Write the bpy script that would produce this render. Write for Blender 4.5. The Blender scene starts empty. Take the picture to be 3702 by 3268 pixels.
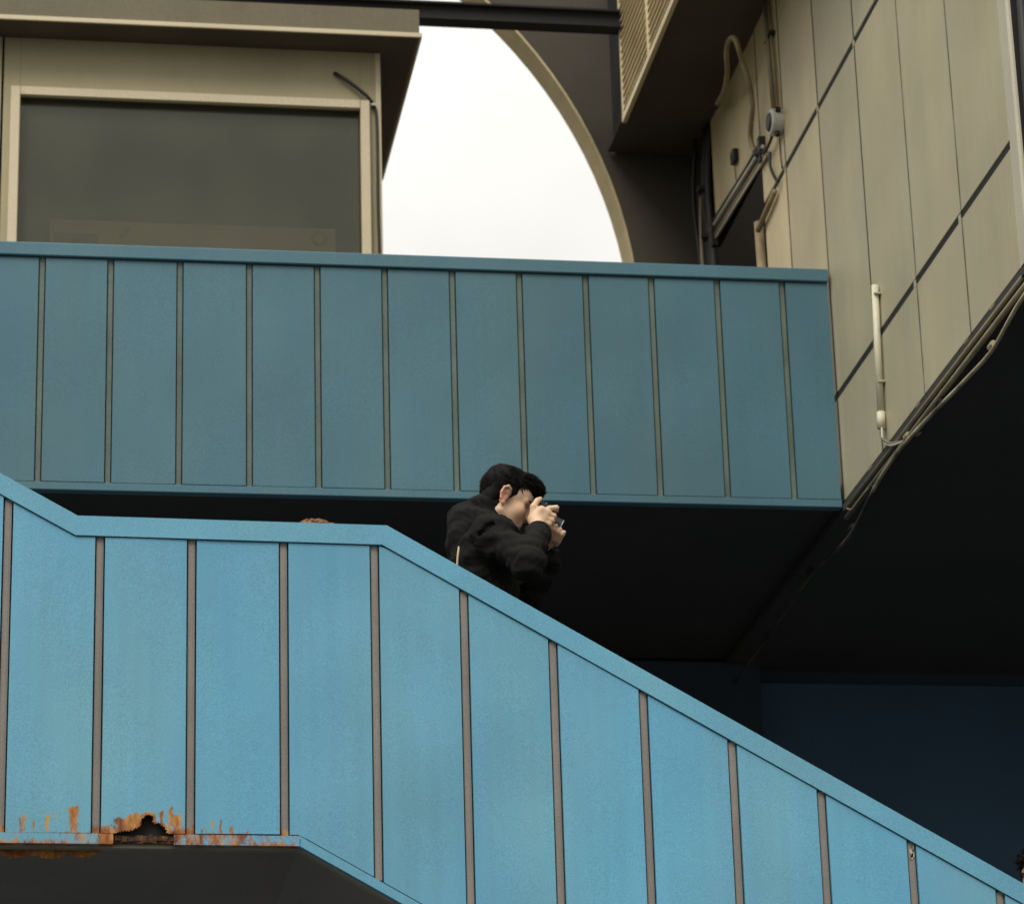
import bpy, bmesh, math, random
import numpy as np
from mathutils import Vector, Matrix, noise as mnoise

random.seed(7)
S = bpy.context.scene
COL = S.collection
R = math.radians

# ------------------------------------------------------------------ camera
cam_d = bpy.data.cameras.new('camera')
cam = bpy.data.objects.new('camera', cam_d)
COL.objects.link(cam)
cam_d.sensor_width = 36.0
cam_d.lens = 114.0
cam_d.clip_end = 2000.0
cam_d.dof.use_dof = True
cam_d.dof.focus_distance = 11.6
cam_d.dof.aperture_fstop = 4.5
cr = Vector((0.98827851, -0.15006906, -0.02801542))
cu = Vector((-0.02471907, -0.33839649, 0.9406789))
cw = Vector((0.15064712, 0.92896022, 0.33813954))
M = Matrix((cr, cu, -cw)).transposed().to_4x4()
M.translation = Vector((0, 0, 1.6))
cam.matrix_world = M
S.camera = cam
S.render.resolution_x, S.render.resolution_y = 1024, 903

# ------------------------------------------------------------------ sky, sun, exposure
SUN_EL, SUN_AZ = R(48), R(215)          # azimuth measured from +Y towards +X
w = bpy.data.worlds.new('World')
S.world = w
w.use_nodes = True
nt = w.node_tree
nt.nodes.clear()
out = nt.nodes.new('ShaderNodeOutputWorld')
bg = nt.nodes.new('ShaderNodeBackground')
sky = nt.nodes.new('ShaderNodeTexSky')
sky.sky_type = 'NISHITA'
sky.sun_disc = False
sky.sun_elevation = SUN_EL
sky.sun_rotation = SUN_AZ
sky.air_density, sky.dust_density, sky.ozone_density = 1.0, 4.0, 1.0
tc = nt.nodes.new('ShaderNodeTexCoord')
sep = nt.nodes.new('ShaderNodeSeparateXYZ')
nt.links.new(tc.outputs['Generated'], sep.inputs[0])
grad = nt.nodes.new('ShaderNodeMapRange')      # overcast: brighter to the zenith
grad.inputs['From Min'].default_value = 0.0
grad.inputs['From Max'].default_value = 1.0
grad.inputs['To Min'].default_value = 3.0
grad.inputs['To Max'].default_value = 13.8
nt.links.new(sep.outputs['Z'], grad.inputs['Value'])
cl = nt.nodes.new('ShaderNodeTexNoise')
cl.inputs['Scale'].default_value = 5.0
cl.inputs['Detail'].default_value = 5.0
nt.links.new(tc.outputs['Generated'], cl.inputs['Vector'])
clr = nt.nodes.new('ShaderNodeMapRange')
clr.inputs['From Min'].default_value = 0.3
clr.inputs['From Max'].default_value = 0.7
clr.inputs['To Min'].default_value = 0.86
clr.inputs['To Max'].default_value = 1.14
nt.links.new(cl.outputs['Fac'], clr.inputs['Value'])
mul = nt.nodes.new('ShaderNodeMath'); mul.operation = 'MULTIPLY'
nt.links.new(grad.outputs[0], mul.inputs[0]); nt.links.new(clr.outputs[0], mul.inputs[1])
comb = nt.nodes.new('ShaderNodeVectorMath'); comb.operation = 'SCALE'
comb.inputs[0].default_value = (1.0, 0.975, 0.93)
nt.links.new(mul.outputs[0], comb.inputs['Scale'])
mix = nt.nodes.new('ShaderNodeMixRGB')
mix.inputs['Fac'].default_value = 0.97
nt.links.new(sky.outputs[0], mix.inputs['Color1'])
nt.links.new(comb.outputs[0], mix.inputs['Color2'])
nt.links.new(mix.outputs[0], bg.inputs['Color'])
bg.inputs['Strength'].default_value = 0.10
nt.links.new(bg.outputs[0], out.inputs['Surface'])

sun_d = bpy.data.lights.new('sun', 'SUN')
sun_d.energy = 1.45
sun_d.angle = R(25)
sun_d.color = (1.0, 0.96, 0.88)
sun = bpy.data.objects.new('sun', sun_d)
COL.objects.link(sun)
sd = Vector((math.sin(SUN_AZ) * math.cos(SUN_EL), math.cos(SUN_AZ) * math.cos(SUN_EL), math.sin(SUN_EL)))
sun.rotation_euler = sd.to_track_quat('Z', 'Y').to_euler()
sun.location = (-6, -8, 14)

S.view_settings.view_transform = 'Standard'
S.view_settings.look = 'None'
S.view_settings.exposure = 0.32
S.view_settings.gamma = 1.0
S.view_settings.use_curve_mapping = False

# ------------------------------------------------------------------ helpers: materials
def mat(name, base, rough=0.6, var=0.10, vscale=3.0, grain=0.10, gscale=260.0, tint=None, metal=0.0,
        bump=0.0, bscale=60.0, streak=0.0, spec=0.5, rust=False):
    """Painted / plain surface: slow tonal drift, fine speckle, optional vertical dirt runs, optional rust mask."""
    m = bpy.data.materials.new(name)
    m.use_nodes = True
    n, l = m.node_tree.nodes, m.node_tree.links
    b = n['Principled BSDF']
    b.inputs['Roughness'].default_value = rough
    b.inputs['Metallic'].default_value = metal
    b.inputs['Specular IOR Level'].default_value = spec
    geo = n.new('ShaderNodeNewGeometry')
    big = n.new('ShaderNodeTexNoise'); big.inputs['Scale'].default_value = vscale; big.inputs['Detail'].default_value = 6
    l.new(geo.outputs['Position'], big.inputs['Vector'])
    fine = n.new('ShaderNodeTexNoise'); fine.inputs['Scale'].default_value = gscale; fine.inputs['Detail'].default_value = 1
    l.new(geo.outputs['Position'], fine.inputs['Vector'])
    def rng(src, a, lo=0.3, hi=0.7):
        r = n.new('ShaderNodeMapRange')
        r.inputs['From Min'].default_value = lo; r.inputs['From Max'].default_value = hi
        r.inputs['To Min'].default_value = 1 - a; r.inputs['To Max'].default_value = 1 + a
        l.new(src, r.inputs['Value']); return r.outputs[0]
    def mulv(a, bb):
        q = n.new('ShaderNodeMath'); q.operation = 'MULTIPLY'; l.new(a, q.inputs[0]); l.new(bb, q.inputs[1]); return q.outputs[0]
    k = mulv(rng(big.outputs['Fac'], var), rng(fine.outputs['Fac'], grain))
    if streak:
        mp = n.new('ShaderNodeMapping'); mp.inputs['Scale'].default_value = (26, 26, 0.9)
        l.new(geo.outputs['Position'], mp.inputs['Vector'])
        st = n.new('ShaderNodeTexNoise'); st.inputs['Scale'].default_value = 1.0; st.inputs['Detail'].default_value = 4
        l.new(mp.outputs[0], st.inputs['Vector'])
        k = mulv(k, rng(st.outputs['Fac'], streak))
    if rust or name.startswith('cream_wall'):
        oi = n.new('ShaderNodeObjectInfo')          # each sheet weathered a little differently
        k = mulv(k, rng(oi.outputs['Random'], 0.02, 0.0, 1.0))
    sc = n.new('ShaderNodeVectorMath'); sc.operation = 'SCALE'
    if tint:
        tx = n.new('ShaderNodeMixRGB'); tx.inputs['Color1'].default_value = (*base, 1); tx.inputs['Color2'].default_value = (*tint, 1)
        t2 = n.new('ShaderNodeTexNoise'); t2.inputs['Scale'].default_value = vscale * 0.6; t2.inputs['Detail'].default_value = 4
        mp2 = n.new('ShaderNodeMapping'); mp2.inputs['Scale'].default_value = (3.0, 3.0, 0.8); mp2.inputs['Location'].default_value = (4, 7, 1)
        l.new(geo.outputs['Position'], mp2.inputs['Vector']); l.new(mp2.outputs[0], t2.inputs['Vector'])
        rr = n.new('ShaderNodeMapRange'); rr.inputs['From Min'].default_value = 0.38; rr.inputs['From Max'].default_value = 0.72
        l.new(t2.outputs['Fac'], rr.inputs['Value']); l.new(rr.outputs[0], tx.inputs['Fac'])
        l.new(tx.outputs[0], sc.inputs[0])
    else:
        sc.inputs[0].default_value = base
    l.new(k, sc.inputs['Scale'])
    colour = sc.outputs[0]
    if rust:
        at = n.new('ShaderNodeAttribute'); at.attribute_name = 'rust'
        mp = n.new('ShaderNodeMapping'); mp.inputs['Scale'].default_value = (1.0, 1.0, 0.45)
        l.new(geo.outputs['Position'], mp.inputs['Vector'])
        rn = n.new('ShaderNodeTexNoise'); rn.inputs['Scale'].default_value = 75; rn.inputs['Detail'].default_value = 6; rn.inputs['Roughness'].default_value = 0.7
        l.new(mp.outputs[0], rn.inputs['Vector'])
        ad = n.new('ShaderNodeMath'); ad.operation = 'MULTIPLY_ADD'; ad.inputs[1].default_value = 1.5
        l.new(rn.outputs['Fac'], ad.inputs[0]); l.new(at.outputs['Fac'], ad.inputs[2])
        fr = n.new('ShaderNodeMapRange'); fr.interpolation_type = 'SMOOTHSTEP'
        fr.inputs['From Min'].default_value = 1.12; fr.inputs['From Max'].default_value = 1.5
        l.new(ad.outputs[0], fr.inputs['Value'])
        rc = n.new('ShaderNodeValToRGB')
        rc.color_ramp.elements[0].position = 0.30; rc.color_ramp.elements[0].color = (0.10, 0.030, 0.012, 1)
        rc.color_ramp.elements[1].position = 0.68; rc.color_ramp.elements[1].color = (0.50, 0.30, 0.10, 1)
        e = rc.color_ramp.elements.new(0.5); e.color = (0.36, 0.13, 0.035, 1)
        rn2 = n.new('ShaderNodeTexNoise'); rn2.inputs['Scale'].default_value = 45; rn2.inputs['Detail'].default_value = 5
        l.new(mp.outputs[0], rn2.inputs['Vector']); l.new(rn2.outputs['Fac'], rc.inputs['Fac'])
        mx = n.new('ShaderNodeMixRGB'); l.new(fr.outputs[0], mx.inputs['Fac']); l.new(colour, mx.inputs['Color1']); l.new(rc.outputs[0], mx.inputs['Color2'])
        colour = mx.outputs[0]
        ro = n.new('ShaderNodeMapRange'); ro.inputs['To Min'].default_value = rough; ro.inputs['To Max'].default_value = 0.9
        l.new(fr.outputs[0], ro.inputs['Value']); l.new(ro.outputs[0], b.inputs['Roughness'])
    l.new(colour, b.inputs['Base Color'])
    if bump:
        bn = n.new('ShaderNodeTexNoise'); bn.inputs['Scale'].default_value = bscale; bn.inputs['Detail'].default_value = 4
        l.new(geo.outputs['Position'], bn.inputs['Vector'])
        bp = n.new('ShaderNodeBump'); bp.inputs['Strength'].default_value = bump; bp.inputs['Distance'].default_value = 0.01
        l.new(bn.outputs['Fac'], bp.inputs['Height']); l.new(bp.outputs[0], b.inputs['Normal'])
    return m

MT = {}
MT['asphalt'] = mat('asphalt', (0.05, 0.05, 0.05), 0.9, 0.2, 0.6, 0.2, 120, bump=0.4, bscale=90)
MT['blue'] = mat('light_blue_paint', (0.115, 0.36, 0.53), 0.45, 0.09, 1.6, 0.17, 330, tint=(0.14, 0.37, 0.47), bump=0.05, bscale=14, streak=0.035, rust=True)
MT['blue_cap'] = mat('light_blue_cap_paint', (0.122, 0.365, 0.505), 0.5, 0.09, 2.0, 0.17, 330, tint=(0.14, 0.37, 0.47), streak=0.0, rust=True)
MT['blue_up'] = mat('weathered_shaded_blue_paint', (0.064, 0.170, 0.226), 0.55, 0.10, 1.4, 0.17, 300, tint=(0.080, 0.182, 0.212), bump=0.05, bscale=12, streak=0.02, rust=True)  # weathered paint, darkened further to hold the shade on the upper railing
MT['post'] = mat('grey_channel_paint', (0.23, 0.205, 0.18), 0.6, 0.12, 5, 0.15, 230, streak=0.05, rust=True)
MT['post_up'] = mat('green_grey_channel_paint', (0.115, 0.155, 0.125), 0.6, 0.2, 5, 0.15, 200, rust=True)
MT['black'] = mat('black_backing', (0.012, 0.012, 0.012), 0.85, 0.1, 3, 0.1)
MT['rusty'] = mat('rusted_steel', (0.035, 0.018, 0.010), 0.9, 0.5, 24, 0.4, 160, tint=(0.16, 0.065, 0.02), bump=0.6, bscale=70)
MT['orange_rust'] = mat('flaking_orange_rust', (0.30, 0.10, 0.025), 0.9, 0.5, 22, 0.3, 160, tint=(0.40, 0.26, 0.07), bump=0.6, bscale=80)
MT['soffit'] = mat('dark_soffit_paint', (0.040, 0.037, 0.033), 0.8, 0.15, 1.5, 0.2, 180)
MT['stair_soffit'] = mat('grey_stair_soffit', (0.24, 0.22, 0.19), 0.8, 0.12, 1.8, 0.2, 200, streak=0.0)
MT['olive'] = mat('olive_steel_edge', (0.30, 0.28, 0.20), 0.7, 0.2, 8, 0.15, 200)
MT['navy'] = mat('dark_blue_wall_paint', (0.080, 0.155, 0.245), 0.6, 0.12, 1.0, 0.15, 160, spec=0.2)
MT['navy_dim'] = mat('darker_navy_paint', (0.045, 0.068, 0.092), 0.8, 0.15, 1.5, 0.2, 160, spec=0.2)  # even tone between the black underside and the navy wall
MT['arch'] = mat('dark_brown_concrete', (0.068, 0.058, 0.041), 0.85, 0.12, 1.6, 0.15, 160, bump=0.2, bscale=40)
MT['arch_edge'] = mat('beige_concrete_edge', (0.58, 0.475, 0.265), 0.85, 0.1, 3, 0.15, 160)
MT['panel'] = mat('cream_wall_panel', (0.46, 0.41, 0.262), 0.55, 0.09, 2.0, 0.2, 280, tint=(0.42, 0.385, 0.255), streak=0.03)
MT['seam'] = mat('dark_seam_gasket', (0.040, 0.037, 0.028), 0.8, 0.4, 9, 0.3, 200)
MT['seam_pale'] = mat('dusty_seam_gasket', (0.15, 0.138, 0.095), 0.8, 0.5, 6, 0.3, 200)
MT['panel_half_lit'] = mat('half_lit_tone_panel', (0.56, 0.485, 0.295), 0.5, 0.08, 2.2, 0.2, 280, tint=(0.50, 0.43, 0.26), streak=0.03)  # halfway step: panel colour lightened to carry the light on this column
MT['panel_lit'] = mat('lit_tone_wall_panel', (0.72, 0.60, 0.34), 0.5, 0.08, 2.2, 0.2, 280, tint=(0.60, 0.50, 0.28), streak=0.012)  # lighter, warmer panel copy: light on the far columns put into the colour
MT['panel_trim'] = mat('cream_trim', (0.52, 0.48, 0.36), 0.4, 0.06, 2.0, 0.1, 200)
MT['booth'] = mat('olive_beige_wall', (0.41, 0.36, 0.215), 0.7, 0.08, 1.3, 0.2, 280, streak=0.015)
MT['fascia'] = mat('shaded_olive_fascia_paint', (0.165, 0.142, 0.083), 0.7, 0.1, 1.5, 0.2, 280, streak=0.03)  # fascia colour darkened in place of shade from overhead
MT['booth_trim'] = mat('beige_trim', (0.66, 0.57, 0.385), 0.5, 0.06, 2.0, 0.1, 200)
MT['canopy_dark'] = mat('dark_brown_soffit', (0.095, 0.078, 0.056), 0.8, 0.15, 2, 0.2)
MT['tan_board'] = mat('tan_board', (0.40, 0.32, 0.19), 0.7, 0.2, 2, 0.1)
MT['board_mark'] = mat('dark_board_mark', (0.20, 0.18, 0.13), 0.7, 0.05, 2, 0.1)
MT['conduit'] = mat('grey_beige_conduit', (0.23, 0.20, 0.125), 0.5, 0.2, 8, 0.1)
MT['pale_conduit'] = mat('cream_conduit', (0.66, 0.62, 0.46), 0.45, 0.06, 5, 0.1)
MT['cable_tan'] = mat('tan_cable_sheath', (0.44, 0.38, 0.24), 0.5, 0.7, 5, 0.2)
MT['cable_dim'] = mat('darker_cable_sheath', (0.060, 0.052, 0.036), 0.6, 0.7, 6, 0.2)  # darker colour for the far run of the sagging cable
MT['flex'] = mat('tan_flexible_hose', (0.33, 0.25, 0.13), 0.55, 0.2, 12, 0.1)
MT['dark_cable'] = mat('black_cable', (0.018, 0.016, 0.014), 0.5, 0.1, 5, 0.1)
MT['white_box'] = mat('off_white_plastic', (0.55, 0.55, 0.48), 0.45, 0.08, 9, 0.1)
MT['louvre'] = mat('louvre_metal', (0.74, 0.62, 0.38), 0.5, 0.1, 4, 0.12)
MT['skin'] = None
MT['hair'] = mat('black_hair', (0.008, 0.0068, 0.0062), 0.65, 0.3, 30, 0.3, 300, spec=0.08)
MT['ginger'] = mat('ginger_hair', (0.21, 0.095, 0.03), 0.6, 0.3, 30, 0.3, 300)
MT['jacket'] = mat('black_jacket_cloth', (0.0125, 0.012, 0.0112), 0.8, 0.2, 6, 0.3, 330, bump=0.25, bscale=25, spec=0.08)
MT['hood'] = mat('black_hood_cloth', (0.0085, 0.008, 0.008), 0.9, 0.2, 6, 0.3, 330, bump=0.25, bscale=25, spec=0.2)
MT['trousers'] = mat('dark_trouser_cloth', (0.02, 0.022, 0.03), 0.85, 0.2, 6, 0.2, 300)
MT['coat'] = mat('brown_coat_cloth', (0.07, 0.045, 0.03), 0.85, 0.2, 6, 0.2, 300)
MT['shoe'] = mat('dark_shoe_leather', (0.03, 0.028, 0.026), 0.5, 0.2, 6, 0.1)
MT['cam_black'] = mat('black_camera_plastic', (0.012, 0.012, 0.014), 0.4, 0.1, 9, 0.2)
MT['cam_metal'] = mat('silver_lens_ring', (0.32, 0.32, 0.34), 0.4, 0.05, 9, 0.05, metal=0.8)
MT['lens'] = mat('dark_lens_glass', (0.01, 0.012, 0.02), 0.05, 0.0, 9, 0.0)
MT['eye'] = mat('eye_white', (0.36, 0.33, 0.30), 0.3, 0.0, 9, 0.0)
MT['iris'] = mat('dark_iris', (0.03, 0.02, 0.015), 0.15, 0.0, 9, 0.0)
MT['strap'] = mat('pale_strap', (0.55, 0.46, 0.28), 0.7, 0.1, 9, 0.1)
MT['concrete'] = mat('grey_concrete', (0.24, 0.23, 0.21), 0.85, 0.12, 2, 0.15, 150)

def skin_mat():
    m = bpy.data.materials.new('skin'); m.use_nodes = True
    n, l = m.node_tree.nodes, m.node_tree.links
    b = n['Principled BSDF']; b.inputs['Roughness'].default_value = 0.5
    at = n.new('ShaderNodeAttribute'); at.attribute_name = 'flush'
    mx = n.new('ShaderNodeMixRGB')
    mx.inputs['Color1'].default_value = (0.69, 0.475, 0.31, 1); mx.inputs['Color2'].default_value = (0.62, 0.25, 0.14, 1)
    l.new(at.outputs['Fac'], mx.inputs['Fac'])
    st = n.new('ShaderNodeAttribute'); st.attribute_name = 'stubble'
    m2 = n.new('ShaderNodeMixRGB'); m2.inputs['Color2'].default_value = (0.10, 0.075, 0.055, 1)
    l.new(st.outputs['Fac'], m2.inputs['Fac']); l.new(mx.outputs[0], m2.inputs['Color1'])
    g = n.new('ShaderNodeNewGeometry'); no = n.new('ShaderNodeTexNoise'); no.inputs['Scale'].default_value = 120; no.inputs['Detail'].default_value = 3
    l.new(g.outputs['Position'], no.inputs['Vector'])
    rr = n.new('ShaderNodeMapRange'); rr.inputs['To Min'].default_value = 0.85; rr.inputs['To Max'].default_value = 1.15
    l.new(no.outputs['Fac'], rr.inputs['Value'])
    sc = n.new('ShaderNodeVectorMath'); sc.operation = 'SCALE'; l.new(m2.outputs[0], sc.inputs[0]); l.new(rr.outputs[0], sc.inputs['Scale'])
    l.new(sc.outputs[0], b.inputs['Base Color'])
    b.inputs['Subsurface Weight'].default_value = 0.08
    b.inputs['Subsurface Radius'].default_value = (0.01, 0.004, 0.002)
    return m
MT['skin'] = skin_mat()

def glass_mat():
    m = bpy.data.materials.new('tinted_window_glass'); m.use_nodes = True
    n, l = m.node_tree.nodes, m.node_tree.links
    n.remove(n['Principled BSDF'])
    o = n['Material Output']
    tr = n.new('ShaderNodeBsdfTransparent'); tr.inputs['Color'].default_value = (0.86, 0.86, 0.80, 1)
    gl = n.new('ShaderNodeBsdfGlossy'); gl.inputs['Roughness'].default_value = 0.04; gl.inputs['Color'].default_value = (0.80, 0.82, 0.72, 1)
    df = n.new('ShaderNodeBsdfDiffuse'); df.inputs['Color'].default_value = (0.235, 0.23, 0.17, 1)
    m1 = n.new('ShaderNodeMixShader'); m1.inputs['Fac'].default_value = 0.2
    g_ = n.new('ShaderNodeNewGeometry'); fn = n.new('ShaderNodeTexNoise'); fn.inputs['Scale'].default_value = 1.6; fn.inputs['Detail'].default_value = 5
    l.new(g_.outputs['Position'], fn.inputs['Vector'])
    fm = n.new('ShaderNodeMapRange'); fm.inputs['From Min'].default_value = 0.3; fm.inputs['From Max'].default_value = 0.7; fm.inputs['To Min'].default_value = 0.12; fm.inputs['To Max'].default_value = 0.30  # patchy diffuse film paints soft cloud reflection and haze into the pane
    l.new(fn.outputs['Fac'], fm.inputs['Value']); l.new(fm.outputs[0], m1.inputs['Fac'])
    l.new(tr.outputs[0], m1.inputs[1]); l.new(df.outputs[0], m1.inputs[2])
    fr = n.new('ShaderNodeFresnel'); fr.inputs['IOR'].default_value = 1.5
    m2 = n.new('ShaderNodeMixShader')
    l.new(fr.outputs[0], m2.inputs['Fac']); l.new(m1.outputs[0], m2.inputs[1]); l.new(gl.outputs[0], m2.inputs[2])
    l.new(m2.outputs[0], o.inputs['Surface'])
    return m
MT['glass'] = glass_mat()

# ------------------------------------------------------------------ helpers: geometry
def tag(o, label=None, cat=None, group=None, kind=None):
    if label: o['label'] = label
    if cat: o['category'] = cat
    if group: o['group'] = group
    if kind: o['kind'] = kind
    return o

def thing(name, label, cat, loc=(0, 0, 0), group=None):
    o = bpy.data.objects.new(name, None)
    o.empty_display_size = 0.2
    COL.objects.link(o)
    o.location = loc
    return tag(o, label, cat, group)

def link(name, me, material, parent=None):
    o = bpy.data.objects.new(name, me)
    COL.objects.link(o)
    if material is not None:
        me.materials.append(MT[material] if isinstance(material, str) else material)
    if parent is not None:
        o.parent = parent
        base = Vector((0, 0, 0))
        p = parent
        while p is not None:
            base += p.location
            p = p.parent
        o.location = -base          # vertices are given in world metres
    return o

def recentre(o):
    """move a part's origin to its own middle (world-space vertices stay put)"""
    me = o.data
    n = len(me.vertices)
    co = np.empty(n * 3); me.vertices.foreach_get('co', co); co = co.reshape(-1, 3)
    c = (co.min(0) + co.max(0)) / 2
    me.vertices.foreach_set('co', (co - c).ravel()); me.update()
    o.location = o.location + Vector(c)
    return o

class MB:
    def __init__(s): s.v = []; s.f = []
    def add(s, v, f):
        b = len(s.v); s.v += [tuple(p) for p in v]; s.f += [tuple(i + b for i in q) for q in f]; return s
    def box(s, x0, x1, y0, y1, z0, z1, bev=0.0):
        if bev <= 0:
            v = [(x, y, z) for x in (x0, x1) for y in (y0, y1) for z in (z0, z1)]
            f = [(0, 1, 3, 2), (4, 6, 7, 5), (0, 4, 5, 1), (2, 3, 7, 6), (0, 2, 6, 4), (1, 5, 7, 3)]
            return s.add(v, f)
        bm = bmesh.new()
        bmesh.ops.create_cube(bm, size=1)
        for q in bm.verts: q.co = Vector(((x0 + x1) / 2 + q.co.x * (x1 - x0), (y0 + y1) / 2 + q.co.y * (y1 - y0), (z0 + z1) / 2 + q.co.z * (z1 - z0)))
        bmesh.ops.bevel(bm, geom=bm.edges[:], offset=bev, segments=1, affect='EDGES')
        bm.verts.index_update()
        s.add([q.co[:] for q in bm.verts], [[q.index for q in f.verts] for f in bm.faces]); bm.free(); return s
    def prism(s, poly, y0, y1, axis='Y'):
        """closed polygon of (a,b) pairs extruded; axis Y: (x,z); axis X: (y,z)"""
        n = len(poly)
        mk = (lambda a, b, t: (a, t, b)) if axis == 'Y' else (lambda a, b, t: (t, a, b))
        v = [mk(a, b, y0) for a, b in poly] + [mk(a, b, y1) for a, b in poly]
        f = [tuple(range(n)), tuple(range(2 * n - 1, n - 1, -1))]
        for i in range(n):
            j = (i + 1) % n
            f.append((j, i, i + n, j + n))
        return s.add(v, f)
    def tube(s, pts, r, seg=10, cap=True):
        pts = [Vector(p) for p in pts]
        rr = r if isinstance(r, (list, tuple)) else [r] * len(pts)
        n = len(pts); rings = []
        up = None
        for i, p in enumerate(pts):
            t = (pts[min(i + 1, n - 1)] - pts[max(i - 1, 0)]).normalized()
            if up is None:
                a = Vector((0, 0, 1)) if abs(t.z) < 0.9 else Vector((1, 0, 0))
                up = (a - t * a.dot(t)).normalized()
            else:
                up = (up - t * up.dot(t)).normalized()
            q = t.cross(up)
            rings.append([p + (up * math.cos(2 * math.pi * k / seg) + q * math.sin(2 * math.pi * k / seg)) * rr[i] for k in range(seg)])
        v = [c for g in rings for c in g]; f = []
        for i in range(n - 1):
            for k in range(seg):
                k2 = (k + 1) % seg
                f.append((i * seg + k, i * seg + k2, (i + 1) * seg + k2, (i + 1) * seg + k))
        if cap:
            f.append(tuple(range(seg - 1, -1, -1))); f.append(tuple((n - 1) * seg + k for k in range(seg)))
        return s.add(v, f)
    def mesh(s, name, smooth=False):
        me = bpy.data.meshes.new(name)
        me.from_pydata(s.v, [], s.f)
        bm = bmesh.new(); bm.from_mesh(me)
        bmesh.ops.recalc_face_normals(bm, faces=bm.faces[:])
        bm.to_mesh(me); bm.free()
        if smooth:
            me.polygons.foreach_set('use_smooth', [True] * len(me.polygons))
        me.update(); return me
    def build(s, name, material, parent=None, smooth=False):
        return recentre(link(name, s.mesh(name, smooth), material, parent))

def part_box(name, material, parent, *a, bev=0.0):
    return MB().box(*a, bev=bev).build(name, material, parent)

def bez(pts, n=8):
    """Catmull-Rom through points"""
    P = [Vector(p) for p in pts]; P = [P[0] * 2 - P[1]] + P + [P[-1] * 2 - P[-2]]
    o = []
    for i in range(1, len(P) - 2):
        for k in range(n):
            t = k / n
            o.append(0.5 * ((2 * P[i]) + (P[i + 1] - P[i - 1]) * t + (2 * P[i - 1] - 5 * P[i] + 4 * P[i + 1] - P[i + 2]) * t * t + (3 * P[i] - P[i - 1] - 3 * P[i + 1] + P[i + 2]) * t ** 3))
    o.append(P[-2]); return o

# ------------------------------------------------------------------ setting: ground
g = MB().add([(-400, -200, 0), (400, -200, 0), (400, 600, 0), (-400, 600, 0)], [(0, 1, 2, 3)]).build('ground', 'asphalt')
tag(g, kind='structure')

# ------------------------------------------------------------------ lower stair railing
Y1 = 10.300
def cap_top(x):
    if x < 0.202: return 5.084 - 0.558 * (x - 0.202)
    if x < 1.235: return 5.084 - 0.0106 * (x - 0.202)
    return 5.073 - 0.572 * (x - 1.235)
def bot(x):
    if x < -0.10: return 3.978 - 0.558 * (x + 0.10)
    if x < 0.935: return 3.978 - 0.005 * (x + 0.1)
    return 3.973 - 0.567 * (x - 0.935)
CAPH = 0.069
FLH = 0.036
X_L, X_R = -0.95, 4.20

stair_rail = thing('stair_railing', 'light blue sheet metal railing along the landing and stairs, rusted through at its foot', 'railing', (1.5, Y1, 4.0))
def poly_band(x0, x1, ftop, fbot, kinks):
    xs = [x0] + [k for k in kinks if x0 + 1e-4 < k < x1 - 1e-4] + [x1]
    return [(x, ftop(x)) for x in xs], [(x, fbot(x)) for x in xs]
KT = [0.202, 1.235]; KB = [-0.10, 0.935]
def cap_bot(x):
    # lower edge of the cap: same line dropped, kinks shifted a little so the mitre bisects the bend
    return min(cap_top(x), 9) - CAPH
t, b_ = poly_band(X_L, X_R, cap_top, lambda x: 0, KT)
bt = [(X_L, cap_top(X_L) - 0.074), (0.196, 5.016), (1.218, 5.0045), (X_R, cap_top(X_R) - 0.069)]
mb = MB().prism(t + bt[::-1], Y1 - 0.007, Y1 + 0.060)
cap = mb.build('top_rail', 'blue_cap', stair_rail)
def capb(x):
    for (xa, za), (xb, zb) in zip(bt, bt[1:]):
        if x <= xb: return za + (zb - za) * (x - xa) / (xb - xa)
    return bt[-1][1]
POSTS = [-0.626, -0.326, -0.026, 0.278, 0.581, 0.887, 1.192, 1.492, 1.790, 2.091, 2.387, 2.683, 2.981, 3.275, 3.575, 3.875]
GAP = 0.0165

# rust mask in the plane of the sheets (x, z)
STK = []
def c7(cx, hw, cy, a=1.0): STK.append((-0.026 + (cx - 38) * 0.000311, hw * 0.000311, 4.012 + (455 - cy) * 0.000311, a))
for q in [(275, 45, 245), (375, 22, 285), (515, 32, 235), (785, 62, 160, 1.15), (240, 12, 240), (610, 12, 212, .8), (105, 18, 385), (450, 22, 330, .7),
          (1280, 85, 270, 1.15), (1420, 85, 230, 1.3), (1520, 85, 235, 1.25), (1350, 40, 290, .9), (1690, 28, 195), (1790, 34, 165, 1.1), (1850, 62, 235, 1.25), (1150, 40, 385), (1620, 50, 300, 1.1)]: c7(*q)
def c5(cx, hw, cy, a=1.0): STK.append((-0.026 + (cx - 18) * 0.000666, hw * 0.000666, 4.012 + (430 - cy) * 0.000666, a))
for q in [(1005, 9, 378), (1038, 9, 368), (1077, 10, 350), (1130, 14, 382), (1205, 16, 402), (985, 8, 395), (1170, 8, 418)]: c5(*q)
HOLE = [(-0.026 + (cx - 38) * 0.000311, 4.012 + (455 - cy) * 0.000311) for cx, cy in
        [(1185, 520), (1200, 478), (1270, 437), (1380, 426), (1440, 395), (1472, 365), (1490, 300), (1540, 262), (1575, 258), (1612, 292), (1606, 338), (1690, 358), (1742, 410), (1755, 460), (1832, 492), (1832, 520)]]
HOLE2 = [(HOLE[q][0] + (HOLE[q + 1][0] - HOLE[q][0]) * t_, HOLE[q][1] + (HOLE[q + 1][1] - HOLE[q][1]) * t_) for q in range(len(HOLE) - 1) for t_ in (0, .33, .66)]
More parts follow.
